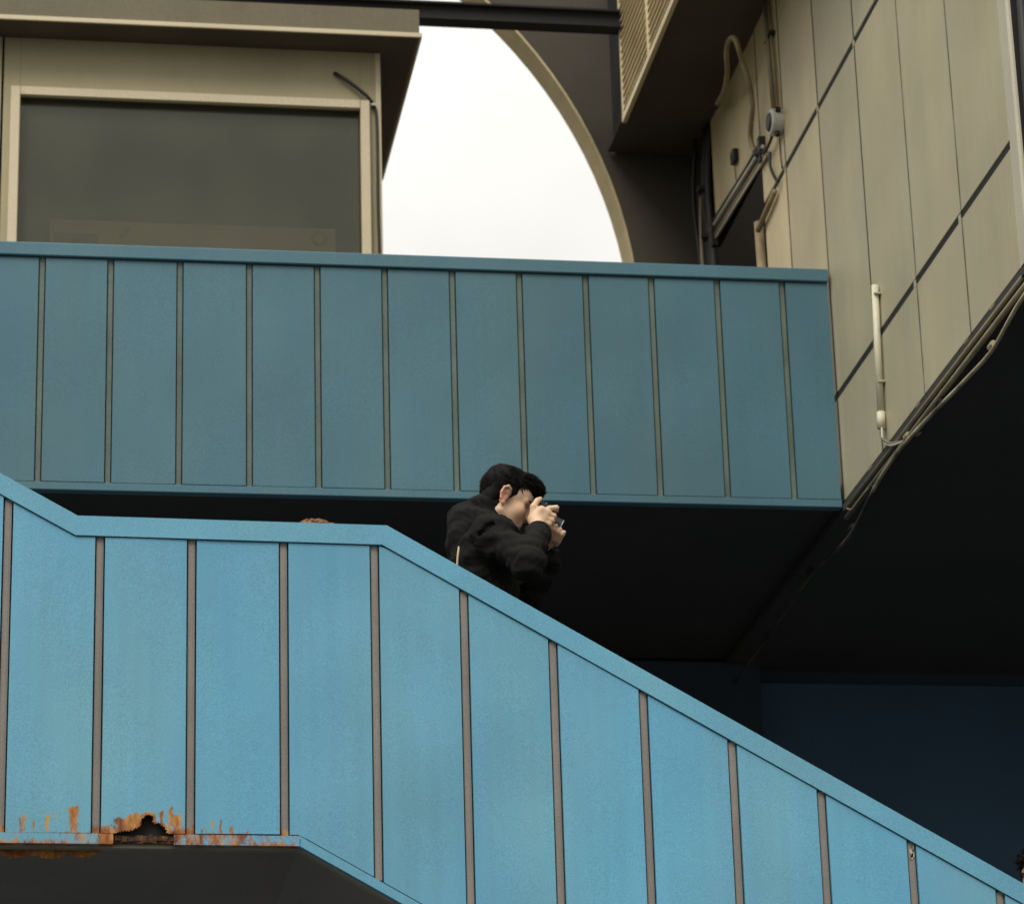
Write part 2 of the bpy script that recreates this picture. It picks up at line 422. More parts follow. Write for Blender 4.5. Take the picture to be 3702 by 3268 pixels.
def rustmask(x, z):
    r = 0.0
    x0_ = x
    x = x + 0.0035 * mnoise.noise((x * 60, z * 45, 0.0)) + 0.002 * mnoise.noise((x * 150, z * 120, 3.0))
    zj_ = 0.012 * mnoise.noise((x * 70, 5.0, 1.0))
    for (xc, hw, zt, a) in STK:
        if abs(x - xc) < hw * 2.2 and z < zt + 0.02:
            g = math.exp(-((x - xc) / hw) ** 2 * 1.1)
            v = min(1.0, max(0.0, (zt + 0.006 + zj_ - z) / 0.020))
            low = 0.62 + 0.38 * min(1, max(0, (z - 4.01) / (zt - 4.01 + 1e-6)))
            r = max(r, a * g * v * low)
    if x < 0.90:
        r = max(r, 0.85 * max(0.0, 1 - (z - 4.006) / 0.016) * min(1.0, max(0.0, (0.86 - x) / 0.10)) )
    if 0.28 < x < 0.58: r = max(r, 1.05 * max(0, 1 - (z - 4.006) / (0.055 + 0.03 * mnoise.noise((x * 30, 2.0, 0.0)))))
    if 0.30 < x < 0.56 and z < 4.11:
        dh = min(math.hypot(x - hx_, z - hz_) for hx_, hz_ in HOLE2)
        r = max(r, 1.0 * max(0.0, 1 - dh / 0.020))
    for (sx, sz, sr) in [(1.152, 4.63, 0.007), (1.151, 4.56, 0.009), (1.155, 4.545, 0.006), (1.243, 3.868, 0.010), (0.62, 4.30, 0.003), (2.62, 4.42, .006)]:
        d = math.hypot(x - sx, (z - sz) * 0.6)
        if d < sr * 2: r = max(r, 0.75 * math.exp(-(d / sr) ** 2))
    return r
def inside(p, poly):
    x, y = p; c = False
    for (x0, y0), (x1, y1) in zip(poly, poly[1:] + poly[:1]):
        if (y0 > y) != (y1 > y) and x < (x1 - x0) * (y - y0) / (y1 - y0) + x0: c = not c
    return c
def set_rust(me, vals):
    a = me.attributes.new('rust', 'FLOAT', 'POINT'); a.data.foreach_set('value', vals)

def panel_grid(x0, x1, zb, zt, hole=None, step=0.0032, zfine=0.16):
    """rusted sheet: fine grid in its lower part, one tall quad row above, folded back at the sides"""
    nx = int((x1 - x0) / step)
    xs = [x0 + (x1 - x0) * i / nx for i in range(nx + 1)]
    nz = int(zfine / step)
    zt = zb + zfine + 0.0399
    zs = [zb + zfine * i / nz for i in range(nz + 1)]
    zz = zs[-1]
    while zz < zt - 0.02:
        zz = min(zt, zz + 0.02); zs.append(zz)
    V = []; val = []
    jig = lambda i, j: 0.0
    for z in zs:
        for x in xs:
            V.append((x, Y1 + 0.0016 * math.sin(x * 9 + z * 4), z)); val.append(rustmask(x, z))
    F = []
    for j in range(len(zs) - 1):
        for i in range(nx):
            cx, cz = (xs[i] + xs[i + 1]) / 2, (zs[j] + zs[j + 1]) / 2
            if hole and j < nz and inside((cx + random.uniform(-.0022, .0022), cz + random.uniform(-.0022, .0022)), hole): continue
            k = j * (nx + 1) + i
            F.append((k, k + 1, k + nx + 2, k + nx + 1))
    me = bpy.data.meshes.new('panel'); me.from_pydata(V, [], F); me.update(); set_rust(me, val)
    return me

for i, xp in enumerate(POSTS[:-1]):
    xa, xb = xp + GAP, POSTS[i + 1] - GAP
    ks = [k for k in (0.202, 1.235, 0.196, 1.218) if xa < k < xb]
    ktop = [k for k in (0.196, 1.218) if xa < k < xb]
    kbot = [k for k in KB if xa < k < xb]
    top = [(x, capb(x) - 0.0030) for x in [xa] + ktop + [xb]]
    bm_ = [(x, bot(x) + (FLH if x < 0.93 else 0.0)) for x in [xa] + kbot + [xb]]
    if -0.1 < xp < 0.8 and i in (2, 3, 4):
        me = panel_grid(xa, xb, 4.0115, 4.20, HOLE if i == 3 else None)
        # upper part of the sheet as its own polygon welded on the same fold
        m2 = MB()
        tp = [(x, z) for x, z in top]
        n0 = len(tp)
        m2.v = []
        bm = bmesh.new(); bm.from_mesh(me)
        lay = bm.verts.layers.float.get('rust')
        nx = 24
        rows = []
        zj = 4.0115 + 0.16 + 0.02
        for j in range(2, 17):
            row = []
            for k in range(nx + 1):
                x = xa + (xb - xa) * k / nx
                zt = capb(x) - 0.0030
                z = zj + (zt - zj) * (j - 2) / 14
                v = bm.verts.new((x, Y1 + 0.0016 * math.sin(x * 9 + z * 4), z)); v[lay] = rustmask(x, z); row.append(v)
            rows.append(row)
        for ra, rb in zip(rows, rows[1:]):
            for k in range(nx): bm.faces.new((ra[k], ra[k + 1], rb[k + 1], rb[k]))
        # folded side returns
        for x in (xa, xb):
            zt = capb(x) - 0.0030
            q = [bm.verts.new(c) for c in ((x, Y1 + 0.0016 * math.sin(x * 9 + 16), 4.0115), (x, Y1 + 0.02, 4.0115), (x, Y1 + 0.02, zt), (x, Y1 + 0.0016 * math.sin(x * 9 + 19), zt))]
            bm.faces.new(q)
        bm.to_mesh(me); bm.free(); me.update()
        o = recentre(link('panel', me, 'blue', stair_rail))
        if i == 3: o['label'] = 'blue panel with a jagged rust hole eaten into its lower edge'
        else: o['label'] = 'blue panel with rust stains along its lower edge'
    else:
        # gently oil-canned sheet
        nx, nz = 10, 22
        V = []; F = []; vals = []
        def ztop(x): return capb(x) - 0.0030
        def zbot(x): return bot(x) + (FLH if x < 0.9 else 0.037)
        for j in range(nz + 1):
            for k in range(nx + 1):
                x = xa + (xb - xa) * k / nx
                z = zbot(x) + (ztop(x) - zbot(x)) * j / nz
                y = Y1 + 0.0040 * math.sin(j / nz * math.pi) * math.sin(k / nx * math.pi) * math.sin(i * 2.1 + j * 0.5) + 0.0012 * math.sin(i * 3.7)
                V.append((x, y, z)); vals.append(rustmask(x, z))
        for j in range(nz):
            for k in range(nx):
                q = j * (nx + 1) + k; F.append((q, q + 1, q + nx + 2, q + nx + 1))
        for side in (0, nx):
            x = xa if side == 0 else xb
            b0 = len(V); V += [V[side], (x, Y1 + 0.02, zbot(x)), (x, Y1 + 0.02, ztop(x)), V[nz * (nx + 1) + side]]; vals += [0] * 4
            F.append((b0, b0 + 1, b0 + 2, b0 + 3))
        me = bpy.data.meshes.new('panel'); me.from_pydata(V, [], F)
        me.polygons.foreach_set('use_smooth', [k < nx * nz for k in range(len(F))]); me.update(); set_rust(me, vals)
        recentre(link('panel', me, 'blue', stair_rail))
for i, xp in enumerate(POSTS):
    zt = capb(xp) - 0.001; zb = bot(xp) + (FLH if xp < 0.93 else 0.036)
    V = []; F = []; vals = []
    hw = 0.0118
    zs = [zb, zb + 0.012, zb + 0.024, zb + 0.036, zb + 0.05, zb + 0.07, zb + 0.12, zt - 0.12, zt - 0.05, zt]
    for z in zs:
        for (x, y) in ((xp - hw, Y1 + 0.03), (xp - hw, Y1 + 0.009), (xp - hw * .4, Y1 + 0.0075), (xp + hw * .4, Y1 + 0.0075), (xp + hw, Y1 + 0.009), (xp + hw, Y1 + 0.03)):
            V.append((x, y, z))
            vals.append(0.9 * max(0, 1 - (z - zb) / 0.055) if xp < 1.0 else 0.0)
    for j in range(len(zs) - 1):
        for k in range(5): F.append((j * 6 + k, j * 6 + k + 1, j * 6 + k + 7, j * 6 + k + 6))
    me = bpy.data.meshes.new('post'); me.from_pydata(V, [], F); me.update(); set_rust(me, vals)
    o = recentre(link('post', me, 'post', stair_rail))
    if abs(xp - 2.981) < 0.01:
        # torn sticker at the head of one post
        sm = mat('torn_sticker', (0.62, 0.55, 0.42), 0.7, 0.9, 40, 0.4, 120, tint=(0.05, 0.045, 0.04))
        m2 = MB()
        for k in range(7):
            x0 = xp - 0.010 + random.uniform(0, .012); z0 = zt - 0.018 - random.uniform(0, .045)
            m2.box(x0, x0 + random.uniform(.005, .010), Y1 + 0.0045, Y1 + 0.0065 - k * 0.0001, z0, z0 + random.uniform(.006, .018))
        s_ = m2.build('torn_sticker', sm, o); s_['label'] = 'scraps of a pale torn sticker'
# bottom flange (in pieces; one stretch has rusted away)
def flange(xa, xb, ragged=0):
    nx = max(2, int((xb - xa) / 0.006)); V = []; F = []; vals = []
    for k in range(nx + 1):
        x = xa + (xb - xa) * k / nx
        z0, z1 = bot(x), bot(x) + FLH - 0.0025
        for (y, z) in ((Y1 + 0.03, z0), (Y1 - 0.002, z0), (Y1 - 0.002, z0 + FLH / 2), (Y1 - 0.002, z1), (Y1 + 0.02, z1)):
            V.append((x + (random.uniform(-.003, .003) if k in (0, nx) and ragged else 0), y, z))
            r = 0.0
            if x < 0.93:
                r = 0.42 + 0.25 * (z < z0 + 0.001)
                if 0.29 < x < 0.34: r = 0.95
                if 0.20 < x <= 0.29: r = 0.55
                if x < 0.20: r = 0.36 + 0.3 * (z < z0 + 0.001)
                if 0.52 < x < 0.78: r = 0.62
            vals.append(r)
    for k in range(nx):
        for q in range(4): F.append((k * 5 + q, k * 5 + q + 5, k * 5 + q + 6, k * 5 + q + 1))
    me = bpy.data.meshes.new('bottom_flange'); me.from_pydata(V, [], F); me.update(); set_rust(me, vals)
    return recentre(link('bottom_flange', me, 'blue', stair_rail))
flange(X_L, -0.10); flange(-0.10, 0.335, 1)
flange(0.529, 0.935, 1)
flange(0.935, X_R)
# back sheet of the railing and the rusted channel behind the hole
t2 = [(X_L, cap_top(X_L) - 0.05), (0.202, 5.034), (1.235, 5.023), (X_R, cap_top(X_R) - 0.05)]
b2 = [(X_R, bot(X_R) + 0.02), (0.935, 3.993), (-0.1, 3.998), (X_L, bot(X_L) + 0.02)]
MB().prism(t2 + b2, Y1 + 0.031, Y1 + 0.055).build('back_sheet', 'black', stair_rail)  # coloured black to give the groove shadows beside the posts
mb = MB().box(0.30, 0.56, Y1 + 0.014, Y1 + 0.026, 3.982, 4.006)
for k in range(9):
    x = 0.34 + k * 0.022
    mb.box(x, x + random.uniform(.010, .022), Y1 + 0.008 + random.uniform(0, .004), Y1 + 0.015, 3.984 + random.uniform(0, .006), 3.996 + random.uniform(0, .016))
o = mb.build('rusted_channel', 'rusty', stair_rail)

# ------------------------------------------------------------------ stairs and landing
stairs = thing('staircase', 'dark grey landing and stair flights behind the light blue railing', 'stairs', (1.0, 11.3, 3.0))
YB = 12.70
MB().box(-0.12, 1.15, Y1 + 0.062, YB, 4.03, 4.10).build('landing', 'concrete', stairs)
# underside sheets: flat under landing, sloped under flights
u = [(X_L, bot(X_L) + 0.006), (-0.10, 3.984), (0.935, 3.979), (X_R + 1.2, bot(X_R + 1.2) + 0.006)]
v = [(a, c + 0.02) for a, c in u]
MB().prism(u + v[::-1], Y1 + 0.070, YB).build('soffit', 'stair_soffit', stairs)
for side, (ya, yb) in enumerate(((Y1 + 0.0305, Y1 + 0.0695), (YB + 0.001, YB + 0.05))):
    lo = [(a, c - 0.012) for a, c in u]; hi = [(a, c + (0.0085 if side == 0 else 0.25)) for a, c in u]
    MB().prism(lo + hi[::-1], ya, yb).build('stringer', 'olive' if side == 0 else 'soffit', stairs)
rp = MB()
for k in range(27):
    xa_ = -0.13 + k * 0.0165
    h_ = 0.026 + 0.006 * math.sin(k * .9) + random.uniform(-.004, .004) - max(0, k - 22) * .005
    rp.box(xa_, xa_ + 0.0164, Y1 + 0.074, Y1 + 0.080 + random.uniform(0, .002), 3.9755 - h_, 3.9835)
o = rp.build('rusted_edge_plate', 'orange_rust', stairs)
o['label'] = 'orange rusted plate under the edge of the landing'
tread_me = MB().box(0, 0.30, Y1 + 0.062, YB, -0.045, 0.0, 0.004).mesh('tread')
for k in range(18):
    o = link('tread', tread_me, 'concrete' if k == 0 else None, stairs)
    o.location += Vector((1.15 + 0.28 * k, 0, 4.10 - 0.16 * (k + 1)))
for k in range(4):
    o = link('tread', tread_me, None, stairs)
    o.location += Vector((-0.12 - 0.28 * (k + 1), 0, 4.10 + 0.16 * (k + 1)))

# ------------------------------------------------------------------ upper walkway and its railing
Y2 = 13.150
walk = thing('walkway', 'dark underside of the raised walkway carried behind the upper blue railing', 'walkway', (1.5, 14.4, 6.2))
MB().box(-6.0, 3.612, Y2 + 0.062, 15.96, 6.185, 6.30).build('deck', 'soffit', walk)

up = thing('walkway_railing', 'darker blue panelled railing of the raised walkway above the man', 'railing', (1.5, Y2, 6.2))
UT, UB, UCAP = 7.299, 6.165, 0.062
UX0, UX1 = -0.85, 3.602
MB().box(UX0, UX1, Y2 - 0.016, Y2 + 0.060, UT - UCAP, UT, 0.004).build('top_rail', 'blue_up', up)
UP = [-0.814, -0.514, -0.214, 0.086, 0.382, 0.684, 0.987, 1.286, 1.585, 1.887, 2.188, 2.488, 2.787, 3.088, 3.388]
UG = 0.0155
edges = [UX0 - UG] + UP + [UX1 - 0.004 + UG]
for i in range(len(edges) - 1):
    xa, xb = edges[i] + UG, edges[i + 1] - UG
    if xb - xa < 0.02: continue
    nx, nz = 8, 18; V = []; F = []
    for j in range(nz + 1):
        for k in range(nx + 1):
            x = xa + (xb - xa) * k / nx; z = UB + 0.038 + (UT - UCAP - 0.005 - UB - 0.038) * j / nz
            V.append((x, Y2 + 0.0022 * math.sin(j / nz * math.pi) * math.sin(k / nx * math.pi) * math.sin(i * 1.7 + j * .4) + 0.001 * math.sin(i * 2.9), z))
    for j in range(nz):
        for k in range(nx):
            q = j * (nx + 1) + k; F.append((q, q + 1, q + nx + 2, q + nx + 1))
    for x, side in ((xa, 0), (xb, nx)):
        b0 = len(V); V += [V[side], (x, Y2 + 0.02, UB + 0.038), (x, Y2 + 0.02, UT - UCAP - 0.005), V[nz * (nx + 1) + side]]
        F.append((b0, b0 + 1, b0 + 2, b0 + 3))
    me = bpy.data.meshes.new('panel'); me.from_pydata(V, [], F)
    me.polygons.foreach_set('use_smooth', [k < nx * nz for k in range(len(F))]); me.update()
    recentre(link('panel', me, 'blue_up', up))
for xp in UP:
    hw = 0.0105
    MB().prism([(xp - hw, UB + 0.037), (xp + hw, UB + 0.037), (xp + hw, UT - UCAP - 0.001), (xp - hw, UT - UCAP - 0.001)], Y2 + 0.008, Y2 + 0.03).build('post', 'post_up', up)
MB().box(UX0, UX1, Y2 - 0.001, Y2 + 0.05, UB, UB + 0.036, 0.003).build('bottom_flange', 'blue_up', up)
MB().box(UX0, UX1 - 0.02, Y2 + 0.031, Y2 + 0.055, UB + 0.02, UT - 0.05).build('back_sheet', 'black', up)  # black again, so the shadow in the post gaps is in the colour

# ------------------------------------------------------------------ walls behind
bw = thing('blue_back_wall', 'dark navy blue wall in the shade under the walkway', 'wall', (3, 15.85, 0))
MB().box(-9.0, 13.0, 15.75, 15.95, 0, 6.182).build('wall', 'navy', bw)
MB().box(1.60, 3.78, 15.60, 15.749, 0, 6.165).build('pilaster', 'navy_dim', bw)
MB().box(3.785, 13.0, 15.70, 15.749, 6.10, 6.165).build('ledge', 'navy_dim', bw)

aw = thing('arched_wall', 'dark concrete wall with a tall round arch open to the white sky', 'wall', (0.6, 15.9, 6.3))
AX, AZ, AR = 0.60, 8.10, 2.684
YA, YA2 = 15.80, 16.00
N = 60
arc = [(AX + AR * math.cos(math.pi * k / N), AZ + AR * math.sin(math.pi * k / N)) for k in range(N + 1)]
pts_in = [(AX + AR, 6.31)] + arc + [(AX - AR, 6.31)]
outer = []
for k in range(len(pts_in)):
    if k == 0: outer.append((9.0, 6.31)); continue
    if k == len(pts_in) - 1: outer.append((-3.2, 6.31)); continue
    a = math.pi * (k - 1) / N
    dx, dz = math.cos(a), math.sin(a)
    tx = ((9.0 - AX) / dx) if dx > 1e-6 else ((-3.2 - AX) / dx if dx < -1e-6 else 1e9)
    tz = (12.2 - AZ) / dz if dz > 1e-6 else 1e9
    tt = min(tx, tz); outer.append((AX + dx * tt, AZ + dz * tt))
mb = MB()
n = len(pts_in)
V = [(x, YA, z) for x, z in pts_in] + [(x, YA, z) for x, z in outer] + [(x, YA2, z) for x, z in pts_in] + [(x, YA2, z) for x, z in outer]
F = []
for k in range(n - 1):
    F += [(k, k + 1, n + k + 1, n + k), (2 * n + k, 3 * n + k, 3 * n + k + 1, 2 * n + k + 1), (n + k, n + k + 1, 3 * n + k + 1, 3 * n + k)]
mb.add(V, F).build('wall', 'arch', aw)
lin = MB()
V = []
ri = [(AX + (x - AX) * (1 - 0.012 / AR) if 0 < k < n - 1 else x - math.copysign(0.012, x - AX), AZ + (z - AZ) * (1 - 0.012 / AR) if 0 < k < n - 1 else z) for k, (x, z) in enumerate(pts_in)]
for (x, z), (x2, z2) in zip(pts_in, ri): V += [(x, YA - 0.003, z), (x2, YA - 0.003, z2), (x2, YA2 + 0.003, z2), (x, YA2 + 0.003, z)]
F = []
for k in range(n - 1):
    for q in range(4): F.append((k * 4 + q, k * 4 + (q + 1) % 4, (k + 1) * 4 + (q + 1) % 4, (k + 1) * 4 + q))
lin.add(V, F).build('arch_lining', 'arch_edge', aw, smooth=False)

beam = thing('roof_beam', 'black horizontal roof beam crossing in front of the arch top', 'beam', (0.5, 15.4, 9.6))
MB().box(-6.0, 5.0, 15.31, 15.35, 9.613, 9.690).build('web', 'black', beam)
MB().box(-6.0, 5.0, 15.28, 15.38, 9.600, 9.612).build('lower_flange', 'black', beam)
MB().box(-6.0, 5.0, 15.28, 15.38, 9.691, 9.703).build('upper_flange', 'black', beam)

# ------------------------------------------------------------------ booth with canopy
Y3 = 14.900
booth = thing('booth', 'beige booth with a large dark window under a flat canopy', 'booth', (0.8, 15.5, 6.3))
WX0, WX1, WZ0, WZ1 = -0.032, 1.684, 7.15, 8.866
MB().box(-0.115, WX0 - 0.001, Y3, Y3 + 0.05, 6.305, 9.183).build('wall', 'booth', booth)
MB().box(WX1 + 0.001, 1.787, Y3, Y3 + 0.05, 6.305, 9.183).build('wall', 'booth', booth)
MB().box(WX0, WX1, Y3, Y3 + 0.05, WZ1 + 0.001, 9.183).build('wall', 'booth', booth)
MB().box(WX0, WX1, Y3, Y3 + 0.05, 6.305, WZ0 - 0.001).build('wall', 'booth', booth)
MB().box(-1.10, -0.127, Y3 - 0.006, Y3 + 0.05, 6.305, 9.183).build('wall', 'booth', booth)
MB().box(-1.10, 1.787, Y3 + 1.55, Y3 + 1.60, 6.305, 9.183).build('wall', 'booth', booth)
for x in (-1.10, 1.737): MB().box(x, x + 0.05, Y3 + 0.051, Y3 + 1.549, 6.305, 9.183).build('wall', 'booth', booth)
MB().box(1.764, 1.790, Y3 - 0.006, Y3 + 0.02, 6.305, 9.180).build('corner_trim', 'booth_trim', booth)
MB().box(-1.05, 1.735, Y3 + 0.9, Y3 + 0.93, 6.31, 9.15).build('inner_wall', 'soffit', booth)
win = MB().box(-0.078, -0.031, Y3 - 0.034, Y3 - 0.001, WZ0 - 0.05, 8.899, 0.003).build('window_frame', 'booth_trim', booth)
wf = [win]
wf.append(MB().box(-0.0295, 1.6815, Y3 - 0.032, Y3 - 0.001, 8.853, 8.900, 0.003).build('window_frame', 'booth_trim', booth))
wf.append(MB().box(1.683, 1.730, Y3 - 0.034, Y3 - 0.001, WZ0 - 0.05, 8.899, 0.003).build('window_frame', 'booth_trim', booth))
wf.append(MB().box(-0.0295, 1.6815, Y3 - 0.032, Y3 - 0.001, WZ0 - 0.05, WZ0 - 0.003, 0.003).build('window_frame', 'booth_trim', booth))
MB().box(-0.030, 1.682, Y3 + 0.030, Y3 + 0.036, WZ0, 8.865).build('window_pane', 'glass', booth)
canopy = MB().box(-1.25, 1.972, 14.712, 16.45, 9.186, 9.345).build('canopy', 'fascia', booth)
MB().box(-1.25, 1.984, 14.700, 14.7115, 9.184, 9.209, 0.002).build('canopy_lip', 'booth_trim', canopy)
MB().box(1.9725, 1.984, 14.7125, 16.45, 9.184, 9.209).build('canopy_lip', 'booth_trim', canopy)
MB().box(-1.25, 1.960, 14.724, 16.44, 9.1842, 9.1855).build('canopy_soffit', 'canopy_dark', canopy)  # dark sheet: shade under the canopy given as colour
tk = thing('display_board', 'pale tan board with a round dark emblem behind the booth window', 'board', (0.85, Y3 + 0.3, 7.6))
bd = MB().box(0.13, 1.56, Y3 + 0.10, Y3 + 0.115, 7.60, 8.235).build('board', 'tan_board', tk)
mk = MB().tube([(1.478, Y3 + 0.096, 8.178), (1.478, Y3 + 0.0985, 8.178)], 0.042, 24).build('round_emblem', 'board_mark', tk)
MB().tube([(1.478, Y3 + 0.0935, 8.178), (1.478, Y3 + 0.0955, 8.178)], 0.026, 20).build('emblem_centre', 'tan_board', mk)
MB().box(0.155, 0.37, Y3 + 0.096, Y3 + 0.0985, 8.105, 8.160).build('dark_plate', 'board_mark', tk)
MB().prism([(0.47, 8.14), (0.50, 8.14), (0.535, 8.20), (0.50, 8.20)], Y3 + 0.096, Y3 + 0.0985).build('dark_mark', 'board_mark', tk)

cb = thing('booth_cable', 'black cable bent down the right corner of the booth wall', 'cable', (1.75, Y3 - 0.02, 8.8))
MB().tube([(1.553, Y3 - 0.012, 9.055), (1.600, Y3 - 0.03, 9.018), (1.66, Y3 - 0.03, 8.972), (1.715, Y3 - 0.03, 8.925), (1.744, Y3 - 0.022, 8.893)], [0.010, .010, .010, .0095, .008], 8).build('stiff_lead', 'dark_cable', cb, True)
MB().tube(bez([(1.744, Y3 - 0.020, 8.893), (1.757, Y3 - 0.016, 8.868), (1.766, Y3 - 0.013, 8.81), (1.768, Y3 - 0.013, 8.6), (1.767, Y3 - 0.013, 8.3), (1.770, Y3 - 0.013, 8.0), (1.770, Y3 - 0.013, 7.3)], 5), 0.008, 8).build('drop_cable', 'dark_cable', cb, True)
MB().box(1.740, 1.762, Y3 - 0.034, Y3 - 0.004, 8.872, 8.884).build('clip', 'white_box', cb)

# ------------------------------------------------------------------ panelled building on the right
XW = 3.618
bl = thing('panelled_building', 'cream panelled building side wall running towards the viewer at right', 'building', (4.5, 13, 6.2))
def wpanel(y0, y1, z0, z1, m='panel'):
    mb = MB().box(XW, XW + 0.030, y0, y1, z0, z1, 0.003)
    mb.v = [(x + random.uniform(-.0006, .0006), y, z) for x, y, z in mb.v]
    return mb.build('wall_panel', m, bl)
SEAM = [10.535, 11.182, 11.842, 12.510, 13.178, 13.825, 14.297, 15.360]
ROWS = [(6.203, 6.686), (6.716, 8.112), (8.143, 9.098)]
for ri_, (z0, z1) in enumerate(ROWS):
    for k in range(len(SEAM) - 1):
        y0, y1 = SEAM[k] + 0.0042, SEAM[k + 1] - 0.0042
        if k == 6:
            if ri_ == 2: wpanel(y0, y1, 8.50, z1, 'panel_lit')
            continue
        wpanel(y0, y1, z0, z1, 'panel_lit' if k >= 5 else 'panel_half_lit' if k == 4 else 'panel')
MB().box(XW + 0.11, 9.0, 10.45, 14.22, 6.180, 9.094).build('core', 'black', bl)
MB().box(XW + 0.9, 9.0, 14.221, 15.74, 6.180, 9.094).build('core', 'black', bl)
MB().box(XW + 0.034, XW + 0.10, 14.30, 15.70, 8.52, 9.094).build('core', 'black', bl)
MB().box(XW + 0.0, XW + 0.9, 14.30, 15.74, 6.180, 6.300).build('sill', 'soffit', bl)
MB().box(3.604, 9.0, 10.42, 15.74, 6.150, 6.178).build('soffit', 'soffit', bl)
for k in range(1, 7):
    for (z0, z1) in ROWS:
        if k == 6 and z1 < 9: continue
        MB().box(XW - 0.0012, XW + 0.03, SEAM[k] - 0.0072, SEAM[k] + 0.0072, (8.51 if k == 6 else z0 + 0.001), z1 - 0.001).build('seam_strip', 'seam_pale' if k < 3 else 'seam', bl)
for (za, zb) in ((6.6865, 6.7155), (8.1125, 8.1425)):
    MB().box(XW + 0.004, XW + 0.03, 10.536, 14.29, za, zb).build('joint_channel', 'black', bl)
# rounded near corner
K = 8; RC = 0.012
prof = [(XW - 0.002, 10.531)] + [(XW - 0.002 + RC * (1 - math.cos(math.pi / 2 * k / K)), 10.452 - RC * math.sin(math.pi / 2 * k / K)) for k in range(K + 1)] + [(XW + 0.016, 10.440), (XW + 0.016, 10.531)]
mbc = MB(); nP = len(prof)
mbc.add([(x, y, 6.203) for x, y in prof] + [(x, y, 9.098) for x, y in prof], [(k, (k + 1) % nP, nP + (k + 1) % nP, nP + k) for k in range(nP)] + [tuple(range(nP)), tuple(range(2 * nP - 1, nP - 1, -1))])
mbc.build('corner_trim', 'panel_trim', bl)
MB().box(XW + 0.018, 9.0, 10.442, 10.449, 6.180, 9.094).build('front_wall', 'black', bl)
MB().box(3.76, 9.0, 10.40, 10.52, 5.35, 6.149).build('added_shade_girder', 'soffit', bl)  # invented girder out of view, added to shade the upper navy wall
# clips bridging the open joints
for (y, z) in [(11.19, 6.70), (12.505, 6.70), (11.85, 6.70), (13.83, 8.127), (13.17, 8.127), (12.50, 8.127)]:
    MB().box(XW + 0.0008, XW + 0.02, y + 0.012, y + 0.040, z - 0.0143, z + 0.0143).build('joint_clip', 'panel', bl)
for (y, z) in [(11.25, 6.19), (11.95, 6.19), (12.72, 6.19), (10.9, 6.19)]:
    MB().box(XW - 0.004, XW + 0.02, y - 0.02, y + 0.02, 6.152, 6.204).build('joint_clip', 'conduit', bl)

bk = thing('ceiling_duct', 'dark ceiling duct with a cream louvred side grille', 'duct', (3.4, 14.2, 9.06))
X5 = 3.138
MB().box(X5 + 0.035, 3.90, 11.6, 15.79, 9.105, 10.10).build('casing', 'black', bk)
MB().box(X5, 3.90, 11.6, 15.79, 9.100, 9.104).build('bottom_plate', 'canopy_dark', bk)
MB().box(X5 - 0.003, X5 + 0.02, 12.2, 15.345, 9.062, 9.099).build('grille_frame', 'louvre', bk)
MB().box(X5 - 0.001, X5 + 0.02, 15.325, 15.346, 9.100, 9.99).build('grille_frame', 'louvre', bk)
MB().box(X5 - 0.003, X5 + 0.02, 14.605, 14.632, 9.100, 9.99).build('grille_mullion', 'louvre', bk)
MB().box(X5 - 0.003, X5 + 0.02, 13.2, 13.227, 9.100, 9.99).build('grille_mullion', 'louvre', bk)
for k in range(20):
    z = 9.125 + k * 0.043
    for (ya, yb) in ((13.23, 14.603), (14.634, 15.323)):
        mb = MB()
        mb.add([(X5 + 0.001, ya, z), (X5 + 0.001, yb, z), (X5 + 0.030, yb, z + 0.020), (X5 + 0.030, ya, z + 0.020),
                (X5 + 0.001, ya, z + 0.008), (X5 + 0.001, yb, z + 0.008), (X5 + 0.030, yb, z + 0.026), (X5 + 0.030, ya, z + 0.026)],
               [(0, 1, 2, 3), (4, 7, 6, 5), (0, 4, 5, 1), (3, 2, 6, 7), (0, 3, 7, 4), (1, 5, 6, 2)])
        mb.build('louvre_slat', 'louvre', bk)

# ------------------------------------------------------------------ pipes, cables and boxes on the right wall
hx = XW - 0.055
fh = thing('flexible_hose', 'looped tan flexible hose hanging from the duct on the cream wall', 'hose', (hx, 14.5, 8.8))
hp = bez([(3.56, 15.014, 9.006), (3.54, 14.796, 8.948), (3.52, 14.591, 8.904), (3.48, 14.34, 8.88), (3.45, 14.22, 8.9), (3.44, 14.156, 8.923), (3.44, 14.095, 8.933), (3.44, 14.019, 8.909), (3.45, 13.993, 8.871), (3.46, 13.993, 8.825), (3.49, 14.063, 8.809), (3.51, 14.093, 8.776), (3.53, 14.115, 8.727), (3.55, 14.158, 8.683), (3.56, 14.186, 8.612), (3.565, 14.241, 8.57), (3.57, 14.3, 8.515), (3.575, 14.301, 8.461), (3.585, 14.277, 8.415), (3.59, 14.22, 8.372)], 5)
rad = [0.0125 + 0.0016 * (k % 2) for k in range(len(hp))]
MB().tube(hp, rad, 10).build('hose', 'flex', fh, True)
MB().tube([hp[0], hp[3]], 0.018, 10).build('ferrule', 'dark_cable', fh, True)
MB().tube([hp[-1], hp[-5]], 0.020, 10).build('ferrule', 'dark_cable', fh, True)

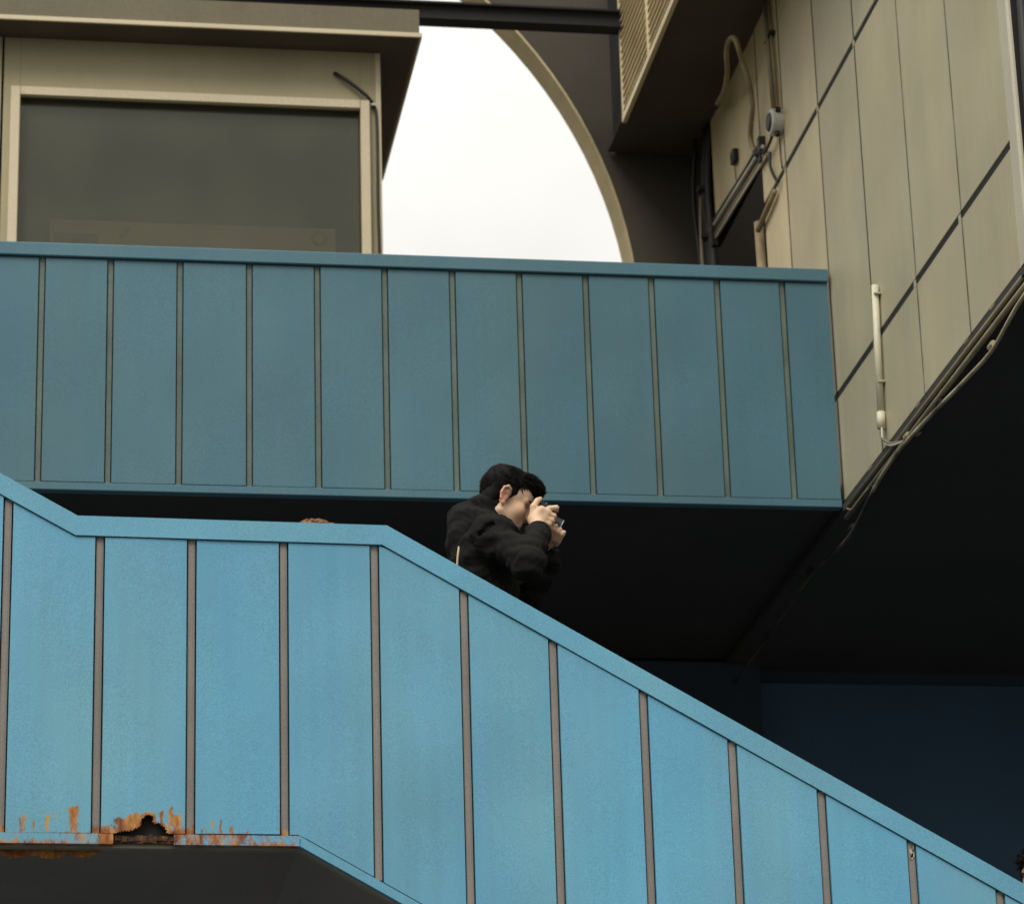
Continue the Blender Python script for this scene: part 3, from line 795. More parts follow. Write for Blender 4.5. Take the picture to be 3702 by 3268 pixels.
jb = thing('round_junction_box', 'round off-white junction box with a dark lid on the cream wall', 'junction box', (XW - 0.04, 13.86, 8.37))
MB().tube([(XW - 0.001, 13.86, 8.375), (XW - 0.055, 13.86, 8.375), (XW - 0.060, 13.86, 8.375)], [0.066, 0.066, 0.060], 24).build('body', 'white_box', jb)
MB().tube([(XW - 0.061, 13.86, 8.375), (XW - 0.070, 13.86, 8.375)], [0.048, 0.040], 20).build('lid', 'dark_cable', jb)
for a in (0.5, 2.6, 4.4):
    y, z = 13.86 + 0.07 * math.cos(a), 8.375 + 0.07 * math.sin(a)
    MB().tube([(XW - 0.03, 13.86 + 0.05 * math.cos(a), 8.375 + .05 * math.sin(a)), (XW - 0.03, y + .014 * math.cos(a), z + .014 * math.sin(a))], 0.014, 10).build('gland', 'dark_cable', jb)

vc = thing('vertical_conduit', 'pair of tan conduits dropping to the round junction box', 'conduit', (XW - 0.03, 13.93, 8.8))
MB().tube([(XW - 0.022, 13.955, 9.099), (XW - 0.022, 13.895, 8.45)], 0.016, 10).build('pipe', 'conduit', vc, True)
MB().tube([(XW - 0.016, 13.915, 9.099), (XW - 0.016, 13.855, 8.45)], 0.008, 8).build('pipe', 'flex', vc, True)
MB().tube([(XW - 0.012, 14.00, 9.099), (XW - 0.012, 13.94, 8.40)], 0.007, 8).build('pipe', 'dark_cable', vc, True)
MB().box(XW - 0.03, XW - 0.002, 13.86, 13.985, 8.86, 8.875).build('bracket', 'dark_cable', vc)

jc = thing('junction_cable', 'thin dark cable looping from the junction box to the conduit bundle', 'cable', (XW - 0.02, 14.0, 8.2))
MB().tube(bez([(XW - 0.03, 13.94, 8.34), (XW - 0.03, 14.02, 8.33), (XW - 0.03, 14.12, 8.335)], 6), 0.008, 8).build('short_lead', 'dark_cable', jc, True)
MB().tube(bez([(XW - 0.02, 14.04, 8.30), (XW - 0.025, 14.03, 8.22), (XW - 0.02, 13.96, 8.12), (XW - 0.02, 13.90, 8.085)], 6), 0.0085, 8).build('loop_lead', 'dark_cable', jc, True)
MB().tube(bez([(XW - 0.012, 13.868, 8.30), (XW - 0.012, 13.866, 8.2), (XW - 0.012, 13.856, 8.13)], 4), 0.004, 6).build('thin_lead', 'dark_cable', jc, True)

cbx = thing('cable_bundle', 'bundle of parallel tan conduits running along the top of the dark opening', 'conduit', (XW - 0.02, 14.8, 8.44))
for k, (z, rr, mname) in enumerate([(8.478, 0.013, 'dark_cable'), (8.452, 0.011, 'pale_conduit'), (8.424, 0.012, 'dark_cable'), (8.400, 0.008, 'flex'), (8.382, 0.008, 'pale_conduit')]):
    MB().tube([(XW - 0.014 - 0.004 * (k % 2), 14.20 - 0.02 * k, z - 0.055), (XW - 0.014 - 0.004 * (k % 2), 15.36 + 0.03 * k, z + 0.03)], rr, 8).build('pipe', mname, cbx, True)
for y in (14.21, 15.33):
    MB().box(XW - 0.035, XW - 0.002, y - 0.02, y + 0.02, 8.33 + (0.03 if y > 15 else 0), 8.46 + (.05 if y > 15 else 0)).build('clamp', 'dark_cable', cbx)

sn = thing('wall_sensor', 'small black sensor with a dangling wire on the far cream panel', 'sensor', (XW - 0.02, 14.80, 8.63))
MB().box(XW - 0.03, XW - 0.0005, 14.765, 14.835, 8.595, 8.665, 0.004).build('housing', 'dark_cable', sn)
MB().box(XW - 0.034, XW - 0.0305, 14.785, 14.815, 8.615, 8.632).build('lens', 'soffit', sn)
MB().tube(bez([(XW - 0.015, 14.80, 8.595), (XW - 0.012, 14.81, 8.55), (XW - 0.012, 14.80, 8.50), (XW - 0.012, 14.76, 8.478)], 5), 0.003, 6).build('wire', 'dark_cable', sn, True)

op = thing('drain_pipe', 'tan vertical pipe with a slanted branch inside the dark wall opening', 'pipe', (XW, 14.42, 7.4))
MB().tube([(XW + 0.02, 14.42, 6.31), (XW + 0.0, 14.43, 8.10)], 0.024, 10).build('pipe', 'flex', op, True)
MB().tube([(XW - 0.02, 14.37, 8.03), (XW - 0.02, 13.99, 8.07)], 0.014, 10).build('branch', 'flex', op, True)
ob = thing('grey_canister', 'dim grey canister standing in the dark wall opening', 'canister', (XW + 0.10, 14.72, 6.31))
MB().tube([(XW + 0.13, 14.70, 6.301), (XW + 0.13, 14.70, 7.78), (XW + 0.13, 14.70, 7.86), (XW + 0.13, 14.70, 7.90)], [0.095, 0.095, 0.07, 0.03], 18).build('shell', 'soffit', ob, True)
MB().tube([(XW + 0.13, 14.70, 7.9), (XW + 0.13, 14.70, 7.95)], 0.02, 10).build('valve', 'conduit', ob)

fc = thing('riser_cables', 'dark cables and a thin tan pipe rising at the far end of the cream wall', 'cable', (XW, 15.42, 7.5))
for k, (y, x, rr, mname) in enumerate([(15.40, XW - .01, .022, 'dark_cable'), (15.46, XW - .02, .02, 'dark_cable'), (15.52, XW + .0, .026, 'soffit'), (15.60, XW - .05, .012, 'dark_cable')]):
    MB().tube(bez([(x, y, 6.31), (x - .01, y + .01, 7.4), (x + .01 * (k % 2), y - .005, 8.3), (x, y + .03, 8.75), (x + 0.01, y - 0.03, 9.09)], 5), rr, 8).build('cable', mname, fc, True)
MB().tube(bez([(XW - .06, 15.43, 6.31), (XW - .06, 15.44, 7.9), (XW - .06, 15.46, 8.45), (XW - .05, 15.46, 8.7)], 5), 0.009, 8).build('pipe', 'conduit', fc, True)
for z in (8.46, 8.74): MB().box(XW - .062, XW - 0.01, 15.44, 15.50, z, z + 0.022).build('clamp', 'soffit', fc)

wp = thing('white_wall_pipe', 'cream plastic pipe standing on the wall beside the end of the upper railing', 'pipe', (XW - 0.03, 12.41, 6.6))
MB().tube([(XW - 0.020, 12.385, 6.905), (XW - 0.020, 12.43, 6.335)], 0.0155, 14).build('pipe', 'pale_conduit', wp, True)
MB().tube([(XW - 0.020, 12.429, 6.345), (XW - 0.020, 12.436, 6.272)], 0.0185, 14).build('end_sleeve', 'pale_conduit', wp, True)
for z in (6.86, 6.47): MB().box(XW - 0.03, XW - 0.001, 12.36 + (6.9 - z) * .08, 12.415 + (6.9 - z) * .08, z, z + 0.006).build('strap', 'panel_trim', wp)
sw = thing('sleeve_wires', 'bent grey wires leaving the foot of the cream wall pipe', 'cable', (XW - 0.03, 12.4, 6.2))
for k in range(3):
    d = 0.012 * k
    MB().tube(bez([(XW - 0.022, 12.433 - d * .3, 6.28), (XW - 0.03, 12.42 - d, 6.235 - d), (XW - 0.03, 12.36 - d, 6.19 - d), (XW - 0.02, 12.26 - d, 6.145 - d * .6), (XW + 0.04, 12.10 - d, 6.125)], 6), 0.005, 8).build('wire', ('conduit', 'dark_cable', 'panel_trim')[k], sw, True)

tr = thing('edge_conduits', 'two long tan conduits running along the bottom edge of the cream wall', 'conduit', (XW, 12, 6.14))
MB().tube([(XW - 0.006, 10.50, 6.152), (XW - 0.006, 13.13, 6.152)], 0.0105, 10).build('pipe', 'conduit', tr, True)
MB().tube([(XW - 0.006, 10.48, 6.112), (XW - 0.006, 13.13, 6.112)], 0.0115, 10).build('pipe', 'conduit', tr, True)
MB().tube([(XW + 0.010, 10.48, 6.136), (XW + 0.010, 13.12, 6.136)], 0.008, 8).build('pipe', 'dark_cable', tr, True)
for y in (10.9, 11.6, 12.2, 12.75, 13.1): MB().box(XW - 0.004, XW + 0.012, y, y + 0.03, 6.108, 6.149).build('clamp', 'dark_cable', tr)

wc = thing('sagging_cable', 'pale sagging cable slung below the bottom edge of the building', 'cable', (XW, 12, 6.05))
pts = [(XW - .01, 10.40, 6.10), (XW - .01, 10.62, 6.085), (XW - .01, 10.914, 6.046), (XW - .01, 11.244, 6.060), (XW - .01, 11.625, 6.088), (XW - .01, 12.105, 6.118), (XW - .01, 12.414, 6.118), (XW - .01, 12.674, 6.095), (XW - .01, 13.04, 6.035), (XW, 13.42, 6.055), (XW, 13.812, 6.085), (XW, 14.427, 6.070), (XW, 15.031, 6.055), (XW, 15.5, 6.05)]
MB().tube(bez([(x_, y_, z_ - .018) for x_, y_, z_ in pts[:8]], 6), 0.0080, 8).build('cable', 'cable_tan', wc, True)
MB().tube(bez([(x_, y_, z_ - .018) for x_, y_, z_ in pts[7:]], 6), 0.0075, 8).build('cable', 'cable_dim', wc, True)
MB().tube(bez([(x + 0.012, y + 0.02, z - 0.006 + 0.01 * math.sin(i * 2.3)) for i, (x, y, z) in enumerate(pts)], 6), 0.006, 8).build('cable', 'dark_cable', wc, True)
for (y, z) in [(10.914, 6.046), (11.625, 6.088), (12.105, 6.118), (12.674, 6.095), (13.04, 6.035), (13.812, 6.085)]:
    MB().tube([(XW - .01, y - 0.025, z), (XW - .01, y + 0.025, z)], 0.0125, 8).build('tape_wrap', ('dark_cable', 'cable_tan')[int(y * 10) % 2], wc)
MB().tube(bez([(XW - .015, 13.09, 6.14), (XW - .02, 12.98, 6.10), (XW - .02, 12.84, 6.10), (XW - .015, 12.72, 6.105)], 6), 0.004, 6).build('tie_wire', 'conduit', wc, True)

cc = thing('corner_cables', 'thick black cable bundle down the near corner of the building with pale ties', 'cable', (XW + 0.1, 10.38, 7.5))
for k, (x, y, rr) in enumerate([(XW + 0.044, 10.412, .020), (XW + 0.080, 10.39, .022), (XW + 0.12, 10.40, .03)]):
    MB().tube(bez([(x + .01, y, 9.09), (x - .004 * k, y, 8.2), (x + .008, y, 7.4), (x, y, 6.9), (x - .005, y, 6.5), (x - .01, y, 6.25), (x - .02, y + .02, 6.19)], 5), rr, 10).build('cable', 'dark_cable', cc, True)
for z in (6.53, 6.72, 7.05): MB().tube([(XW + 0.07 + 0.035 * math.sin(a) + .03, 10.385 - 0.045 * math.cos(a), z + 0.004 * math.sin(a)) for a in np.linspace(-2.2, 1.6, 10)], 0.003, 6).build('tie', 'pale_conduit', cc)
for k in range(7):
    a = k * 0.9
    MB().tube([(XW + 0.07, 10.42, 6.215), (XW + 0.07 + .05 * math.cos(a), 10.40, 6.215 + .045 * math.sin(a))], 0.004, 6).build('frayed_end', 'dark_cable', cc)
MB().tube([(XW + 0.07, 10.43, 6.165), (XW + 0.07, 10.38, 6.265)], 0.034, 10).build('taped_knot', 'dark_cable', cc, True)

# ------------------------------------------------------------------ people: implicit surfaces meshed by surface nets
class Field:
    def __init__(s, lo, hi, h):
        s.h = h; s.lo = np.array(lo, float); n = np.ceil((np.array(hi) - s.lo) / h).astype(int) + 1
        s.n = n; s.F = np.full(n, 0.5, np.float32)
    def _blk(s, lo, hi):
        a = np.maximum(0, np.floor((np.array(lo) - s.lo) / s.h).astype(int)); b = np.minimum(s.n, np.ceil((np.array(hi) - s.lo) / s.h).astype(int) + 1)
        if np.any(b <= a): return None
        ax = [s.lo[i] + s.h * np.arange(a[i], b[i], dtype=np.float32) for i in range(3)]
        G = np.meshgrid(*ax, indexing='ij')
        return tuple(slice(a[i], b[i]) for i in range(3)), [g.astype(np.float32) for g in G]
    def _put(s, sl, d, k, sub=False):
        A = s.F[sl]
        if sub:
            hh = np.clip(0.5 - 0.5 * (A + d) / k, 0, 1) if k else None
            s.F[sl] = A * (1 - hh) + (-d) * hh + k * hh * (1 - hh)
        else:
            hh = np.clip(0.5 + 0.5 * (A - d) / k, 0, 1)
            s.F[sl] = A * (1 - hh) + d * hh - k * hh * (1 - hh)
    def cap(s, a, b, ra, rb=None, k=0.01, sub=False, sc=(1, 1, 1)):
        """tapered capsule; sc stretches distances per axis"""
        rb = ra if rb is None else rb
        a = np.array(a, float); b = np.array(b, float); m = max(ra, rb) * max(sc) + 3 * k + 2 * s.h
        q = s._blk(np.minimum(a, b) - m, np.maximum(a, b) + m)
        if q is None: return
        sl, G = q
        S_ = np.array(sc)
        pa = [(G[i] - a[i]) / S_[i] for i in range(3)]; ba = (b - a) / S_; L2 = float(ba @ ba) + 1e-12
        t = np.clip((pa[0] * ba[0] + pa[1] * ba[1] + pa[2] * ba[2]) / L2, 0, 1)
        d = np.sqrt(sum((pa[i] - ba[i] * t) ** 2 for i in range(3))) - (ra + (rb - ra) * t)
        s._put(sl, d, k, sub)
    def ell(s, c, r, rot=None, k=0.01, sub=False, noise=None):
        c = np.array(c, float); r = np.array(r, float); m = r.max() + 3 * k + 2 * s.h
        q = s._blk(c - m, c + m)
        if q is None: return
        sl, G = q
        P = np.stack([G[i] - c[i] for i in range(3)], -1)
        if rot is not None: P = P @ np.array(rot)      # columns of rot = local axes
        k0 = np.sqrt(((P / r) ** 2).sum(-1)); k1 = np.sqrt(((P / r ** 2) ** 2).sum(-1)) + 1e-9
        d = k0 * (k0 - 1) / k1
        if noise is not None: d = d + noise(G)
        s._put(sl, d.astype(np.float32), k, sub)
    def wobble(s, amp, freq, seed=0):
        rg = np.random.RandomState(seed)
        ax = [s.lo[i] + s.h * np.arange(s.n[i], dtype=np.float32) for i in range(3)]
        G = np.meshgrid(*ax, indexing='ij', sparse=True)
        for o in range(5):
            kx = rg.normal(size=3) * freq * (1 + 0.5 * o); ph = rg.rand() * 6.28
            s.F += (amp / (1 + 0.5 * o) * np.sin(G[0] * kx[0] + G[1] * kx[1] + G[2] * kx[2] + ph)).astype(np.float32)
    def mesh(s, name):
        F = s.F; ins = F < 0
        n = F.shape
        c = [ins[i:n[0] - 1 + i, j:n[1] - 1 + j, k:n[2] - 1 + k] for i in (0, 1) for j in (0, 1) for k in (0, 1)]
        cnt = sum(x.astype(np.int8) for x in c)
        cells = np.argwhere((cnt > 0) & (cnt < 8))
        idx = np.full((n[0] - 1, n[1] - 1, n[2] - 1), -1, np.int32); idx[tuple(cells.T)] = np.arange(len(cells))
        acc = np.zeros((len(cells), 3)); num = np.zeros(len(cells))
        off = [(i, j, k) for i in (0, 1) for j in (0, 1) for k in (0, 1)]
        for a in range(8):
            for b in range(a + 1, 8):
                df = np.abs(np.array(off[a]) - np.array(off[b]))
                if df.sum() != 1: continue
                fa = F[tuple((cells + off[a]).T)]; fb = F[tuple((cells + off[b]).T)]
                x = (fa < 0) != (fb < 0)
                t = np.where(x, fa / (fa - fb + 1e-20), 0)
                p = np.array(off[a]) + t[:, None] * (np.array(off[b]) - np.array(off[a]))
                acc[x] += p[x]; num[x] += 1
        V = s.lo + s.h * (cells + acc / np.maximum(num, 1)[:, None])
        faces = []
        for axis in range(3):
            sl0 = [slice(None)] * 3; sl1 = [slice(None)] * 3
            sl0[axis] = slice(0, n[axis] - 1); sl1[axis] = slice(1, n[axis])
            A, B = ins[tuple(sl0)], ins[tuple(sl1)]
            e = np.argwhere(A != B)
            u, v = [(1, 2), (2, 0), (0, 1)][axis]
            ok = (e[:, u] > 0) & (e[:, v] > 0) & (e[:, u] < n[u] - 1) & (e[:, v] < n[v] - 1)
            e = e[ok]
            flip = B[tuple(e.T)]
            du = np.zeros(3, int); du[u] = 1; dv = np.zeros(3, int); dv[v] = 1
            q = np.stack([idx[tuple((e - du - dv).T)], idx[tuple((e - dv).T)], idx[tuple(e.T)], idx[tuple((e - du).T)]], 1)
            q[flip] = q[flip][:, ::-1]
            faces.append(q)
        Fq = np.concatenate(faces)
        Fq = Fq[(Fq >= 0).all(1)]
        me = bpy.data.meshes.new(name)
        me.from_pydata(V.tolist(), [], Fq.tolist())
        me.polygons.foreach_set('use_smooth', [True] * len(me.polygons)); me.update()
        return me, V

def head_frame(c, yaw, pitch):
    """columns: face direction, left, up"""
    cy, sy, cp, sp = math.cos(yaw), math.sin(yaw), math.cos(pitch), math.sin(pitch)
    f = np.array([cy * cp, sy * cp, -sp]); l = np.array([-sy, cy, 0.0]); u_ = np.cross(f, l)
    return np.array(c, float), np.stack([f, l, u_], 1)

def add_head(F, c, Rm, k=0.012):
    P = lambda a, b, d: c + Rm @ np.array([a, b, d])
    F.ell(P(-.008, 0, .028), (.087, .070, .080), Rm, k)
    F.ell(P(.028, 0, -.040), (.064, .056, .066), Rm, .02)
    F.ell(P(.045, 0, .035), (.046, .058, .05), Rm, .02)
    F.cap(P(.070, 0, -.098), P(.066, 0, -.092), .022, k=.02)
    for s_ in (-1, 1):
        F.cap(P(.000, s_ * .052, -.060), P(.056, s_ * .016, -.098), .017, .016, k=.02)
        F.ell(P(.058, s_ * .034, -.026), (.026, .024, .028), Rm, .015)
        F.cap(P(.082, s_ * .008, .012), P(.068, s_ * .042, .014), .011, .010, k=.012)
        F.ell(P(.083, s_ * .031, -.002), (.013, .015, .010), Rm, .008, sub=True)
        # ear: rim, lobe, thin bowl
        ef, eu = .010, -.010
        rim = [(-.002, .071, .012), (-.006, .078, .030), (-.018, .083, .036), (-.030, .084, .026), (-.033, .083, .006), (-.026, .079, -.014), (-.016, .074, -.026), (-.010, .071, -.022)]
        rim = [(a + ef, b, d + eu) for a, b, d in rim]
        for p, q in zip(rim, rim[1:]): F.cap(P(p[0], s_ * p[1], p[2]), P(q[0], s_ * q[1], q[2]), .0050, k=.0035)
        F.ell(P(-.017 + ef, s_ * .072, .006 + eu), (.017, .008, .028), Rm, .005)
        F.cap(P(-.013 + ef, s_ * .074, -.026 + eu), P(-.012 + ef, s_ * .073, -.029 + eu), .0075, k=.005)
        F.ell(P(-.013 + ef, s_ * .083, .002 + eu), (.009, .009, .014), Rm, .003, sub=True)
    F.cap(P(.088, 0, .006), P(.106, 0, -.030), .0085, .0125, k=.012)
    for s_ in (-1, 1): F.cap(P(.096, s_ * .010, -.034), P(.096, s_ * .011, -.035), .0085, k=.008)
    F.cap(P(.084, -.016, -.060), P(.084, .016, -.060), .0085, k=.006)
    F.cap(P(.082, -.014, -.072), P(.082, .014, -.072), .0085, k=.006)
    F.cap(P(.096, -.018, -.066), P(.096, .018, -.066), .0035, k=.003, sub=True)

def limb(F, pts, rs, k):
    for i in range(len(pts) - 1): F.cap(pts[i], pts[i + 1], rs[i], rs[i + 1], k=k)

def tufts(mb, c, Rm, cen, rad, n, keep, ln=(.02, .04), wid=.0035, lift=.35, seed=1, flow=(0.7, 0, -0.6)):
    rg = random.Random(seed)
    flow = Rm @ np.array(flow)
    made = 0; tries = 0
    while made < n and tries < n * 20:
        tries += 1
        d = np.array([rg.gauss(0, 1) for _ in range(3)]); d /= np.linalg.norm(d)
        q = np.array(cen) + d * np.array(rad)
        if not keep(q, d): continue
        nrm = d / np.array(rad); nrm /= np.linalg.norm(nrm)
        nw = Rm @ nrm; p = c + Rm @ q
        t = flow + np.array([rg.gauss(0, .35) for _ in range(3)]); t -= nw * (t @ nw); t /= np.linalg.norm(t) + 1e-9
        L = rg.uniform(*ln); up_ = nw * lift * rg.uniform(.3, 1.4)
        a = p - nw * .004; b = p + (t + up_) * L * .55; e = p + (t * 1.0 + up_ * .55) * L
        s_ = np.cross(nw, t) * wid * rg.uniform(.6, 1.4)
        h_ = nw * wid * .8
        mb.add([a - s_, a + s_, a + h_ * 1.5, b - s_ * .8, b + s_ * .8, b + h_, e], [(0, 1, 4, 3), (1, 2, 5, 4), (2, 0, 3, 5), (3, 4, 6), (4, 5, 6), (5, 3, 6)])
        made += 1

def point_attr(me, name, vals):
    a = me.attributes.new(name, 'FLOAT', 'POINT'); a.data.foreach_set('value', np.asarray(vals, np.float32))

def head_tone(me, V, c, Rm, stub):
    L = (V - c) @ Rm
    ear = np.exp(-(((L[:, 0] + .007) / .022) ** 2 + ((L[:, 2] + .006) / .036) ** 2)) * (np.abs(L[:, 1]) > .064)
    nose = np.exp(-(((L[:, 0] - .106) / .02) ** 2 + (L[:, 1] / .02) ** 2 + ((L[:, 2] + .03) / .02) ** 2))
    cheek = .25 * np.exp(-(((L[:, 0] - .06) / .035) ** 2 + ((L[:, 2] + .03) / .03) ** 2))
    point_attr(me, 'flush', np.clip(ear * .95 + nose * .5 + cheek * (np.linalg.norm(L, axis=1) < .16), 0, 1))
    j = np.exp(-(((L[:, 2] + .095) / .035) ** 2)) * (L[:, 0] > -.01) * (np.linalg.norm(L, axis=1) < .16)
    side = np.exp(-(((L[:, 0] - .008) / .012) ** 2 + ((L[:, 2] - .005) / .03) ** 2)) * (np.abs(L[:, 1]) > .045)
    point_attr(me, 'stubble', np.clip((.10 * j + .75 * side) * stub, 0, 1))

# ---- the photographer -------------------------------------------------
PX, PY = 1.66, 10.90
ZL, ZR = 3.78, 3.62            # the two treads his feet stand on
man = thing('person', 'dark haired man in a black hooded jacket raising a camera to his face', 'person', (PX, PY, ZR))
hc, HR = head_frame((1.738, 10.90, 5.381), R(-2), R(25))
HP = lambda a, b, d: hc + HR @ np.array([a, b, d])
neck0 = np.array((1.668, 10.90, 5.235))
shR, shL = np.array((1.662, 10.725, 5.185)), np.array((1.672, 11.075, 5.185))
elR, elL = np.array((1.760, 10.585, 5.045)), np.array((1.810, 11.120, 5.02))
wrR, wrL = np.array((1.838, 10.773, 5.229)), np.array((1.897, 10.985, 5.169))
hipR, hipL = np.array((1.640, 10.81, 4.62)), np.array((1.640, 10.99, 4.62))
knR, knL = np.array((1.76, 10.80, 4.13)), np.array((1.68, 11.00, 4.22))
anR, anL = np.array((1.72, 10.80, 3.70)), np.array((1.60, 11.00, 3.86))

B = Field((1.35, 10.42, 3.58), (2.08, 11.28, 5.60), 0.0042)
add_head(B, hc, HR)
B.cap(HP(-.030, 0, -.055), neck0, .054, .060, k=.02)
B.cap((1.650, 10.90, 5.13), (1.640, 10.90, 4.70), .088, .090, k=.03, sc=(1, 1.5, 1))
B.cap(shR + (0, .03, 0), shL - (0, .03, 0), .055, k=.03)
for sh, el, wr in ((shR, elR, wrR), (shL, elL, wrL)): limb(B, [sh, el, wr], [.046, .038, .026], .012)
for hp_, kn, an in ((hipR, knR, anR), (hipL, knL, anL)): limb(B, [hp_, kn, an], [.078, .052, .038], .02)
# camera pose: body axis pointing forward and down
cf = np.array([math.cos(R(28)), 0, -math.sin(R(28))]); cl_ = np.array([0, 1.0, 0]); cu_ = np.cross(cf, cl_)
CR = np.stack([cf, cl_, cu_], 1)
CS = 0.90                                             # compact camera body
cc_ = np.array((1.864, 10.893, 5.322))
CP = lambda a, b, d: cc_ + CR @ np.array([a, b, d])
# right hand: back of the hand faces the viewer; thumb behind the body, fingers over the grip
palm = CP(-.006, -.076, -.030)
B.cap(wrR, CP(-.012, -.070, -.048), .027, .026, k=.012)
B.cap(CP(-.014, -.073, -.050), CP(-.008, -.082, -.010), .021, .017, k=.012)
B.cap(CP(.012, -.073, -.050), CP(.016, -.080, -.006), .020, .016, k=.012)
limb(B, [CP(-.022, -.073, -.044), CP(-.038, -.076, -.010), CP(-.036, -.070, .020), CP(-.030, -.058, .036)], [.0145, .0125, .0105, .0085], .004)      # thumb up the back of the body
for j, (kx, kz, L1, L2) in enumerate([(.018, .010, .030, .026), (.024, -.010, .032, .026), (.025, -.029, .030, .024), (.022, -.046, .024, .020)]):
    k0 = CP(kx - .004, -.082, kz); k1 = CP(kx + .018, -.080, kz + (.016 if j == 0 else .004)); k2 = CP(kx + .022, -.078 + L1, kz + (.018 if j == 0 else .002)); k3 = CP(kx + .014, -.076 + L1 + L2 * .6, kz + (.012 if j == 0 else 0))
    limb(B, [k0, k1, k2, k3], [.0105, .0098, .0088, .0078], .0035)
# left hand: cradles the lens from below, fingers come round to the viewer's side
B.cap(wrL, CP(.040, .045, -.085), .026, .024, k=.012)
B.cap(CP(.030, .050, -.080), CP(.055, .020, -.064), .022, .018, k=.012)
B.cap(CP(.060, .050, -.080), CP(.078, .020, -.062), .020, .017, k=.012)
for j, fx in enumerate((.040, .059, .078, .095)):
    k0 = CP(fx, .012, -.062); k1 = CP(fx + .002, -.022, -.060); k2 = CP(fx + .004, -.046, -.040); k3 = CP(fx + .006, -.050, -.020 - .004 * j)
    limb(B, [k0, k1, k2, k3], [.0108, .0102, .0092, .0080], .0035)
limb(B, [CP(.030, .040, -.062), CP(.038, .052, -.030), CP(.046, .050, -.002)], [.013, .0115, .009], .004)
me, V = B.mesh('body')
head_tone(me, V, hc, HR, 1.0)
hands = np.exp(-(np.linalg.norm(V - CP(.05, -.03, -.05), axis=1) / .05) ** 2) * .35
fl = np.empty(len(V), np.float32); me.attributes['flush'].data.foreach_get('value', fl)
me.attributes['flush'].data.foreach_set('value', np.clip(fl + hands, 0, 1).astype(np.float32))
body = recentre(link('body', me, 'skin', man))

# hair: cap of volume plus loose tufts
Hh = Field(hc - .17, hc + .17, 0.0042)
wob = lambda G: (0.0018 * np.sin(G[0] * 150 + G[2] * 60) * np.sin(G[1] * 130 + 1) + 0.0022 * np.sin(G[0] * 70 + 2) * np.sin(G[2] * 75)).astype(np.float32)
Hh.ell(HP(-.014, 0, .038), (.090, .076, .083), HR, .01, noise=wob)
Hh.ell(HP(-.040, 0, .056), (.062, .070, .070), HR, .02, noise=wob)
Hh.ell(HP(.042, 0, .090), (.056, .062, .034), HR, .02, noise=wob)
Hh.ell(HP(.074, 0, .076), (.030, .054, .030), HR, .02, noise=wob)
Hh.ell(HP(-.060, 0, -.030), (.030, .052, .050), HR, .02)
# face, temples and ears cut free
Hh.ell(HP(.088, 0, -.022), (.074, .12, .058), HR, .008, sub=True)
Hh.ell(HP(.012, 0, -.078), (.060, .12, .062), HR, .008, sub=True)
for s_ in (-1, 1):
    Hh.ell(HP(-.048, s_ * .046, -.020), (.026, .024, .044), HR, .015)
    Hh.ell(HP(.000, s_ * .088, -.008), (.021, .020, .031), HR, .006, sub=True)
me, V = Hh.mesh('hair')
hair = recentre(link('hair', me, 'hair', man))
mb = MB()
def keep_top(q, d): return q[2] > .052 - .3 * min(0, q[0]) * 0 and not (q[0] > .10 and q[2] < .05)
tufts(mb, hc, HR, (-.012, 0, .040), (.090, .075, .083), 2600, lambda q, d: q[2] > .050 or q[0] < -.05, (.018, .038), .0020, .26, 3)
tufts(mb, hc, HR, (-.012, 0, .040), (.089, .074, .082), 260, lambda q, d: q[2] > .045 or q[0] < -.05, (.012, .024), .0028, .32, 8, (.6, 0, -.5))
tufts(mb, hc, HR, (.052, 0, .084), (.053, .059, .033), 200, lambda q, d: q[2] > .085 or q[0] > .085, (.014, .028), .0028, .38, 9, (1, 0, -.1))
tufts(mb, hc, HR, (.052, 0, .084), (.054, .060, .034), 1500, lambda q, d: q[2] > .078 or q[0] > .085, (.018, .036), .0022, .32, 4, (1, 0, -.1))
tufts(mb, hc, HR, (-.014, 0, .038), (.089, .075, .082), 700, lambda q, d: q[0] < .0 and q[2] < .05 and q[2] > -.05 and not (abs(q[1]) > .05 and q[2] < .04), (.012, .022), .003, .15, 5, (-.2, 0, -1))
MB.build(mb, 'hair_tuft', 'hair', hair)
# eyes and brows
for s_ in (-1, 1):
    e = MB(); ctr = HP(.069, s_ * .031, .000)
    bm = bmesh.new(); bmesh.ops.create_uvsphere(bm, u_segments=12, v_segments=8, radius=.0118)
    e.add([Vector(ctr) + q.co for q in bm.verts], [[q.index for q in f.verts] for f in bm.faces]); bm.free()
    eye = e.build('eye', 'eye', man, True)
    MB().tube([HP(.0795, s_ * .031, .0), HP(.0813, s_ * .031, .0)], [.0055, .003], 10).build('iris', 'iris', eye)
    MB().tube([HP(.090, s_ * .014, .018), HP(.087, s_ * .032, .023), HP(.074, s_ * .048, .018)], [.003, .0036, .002], 6).build('eyebrow', 'hair', man)

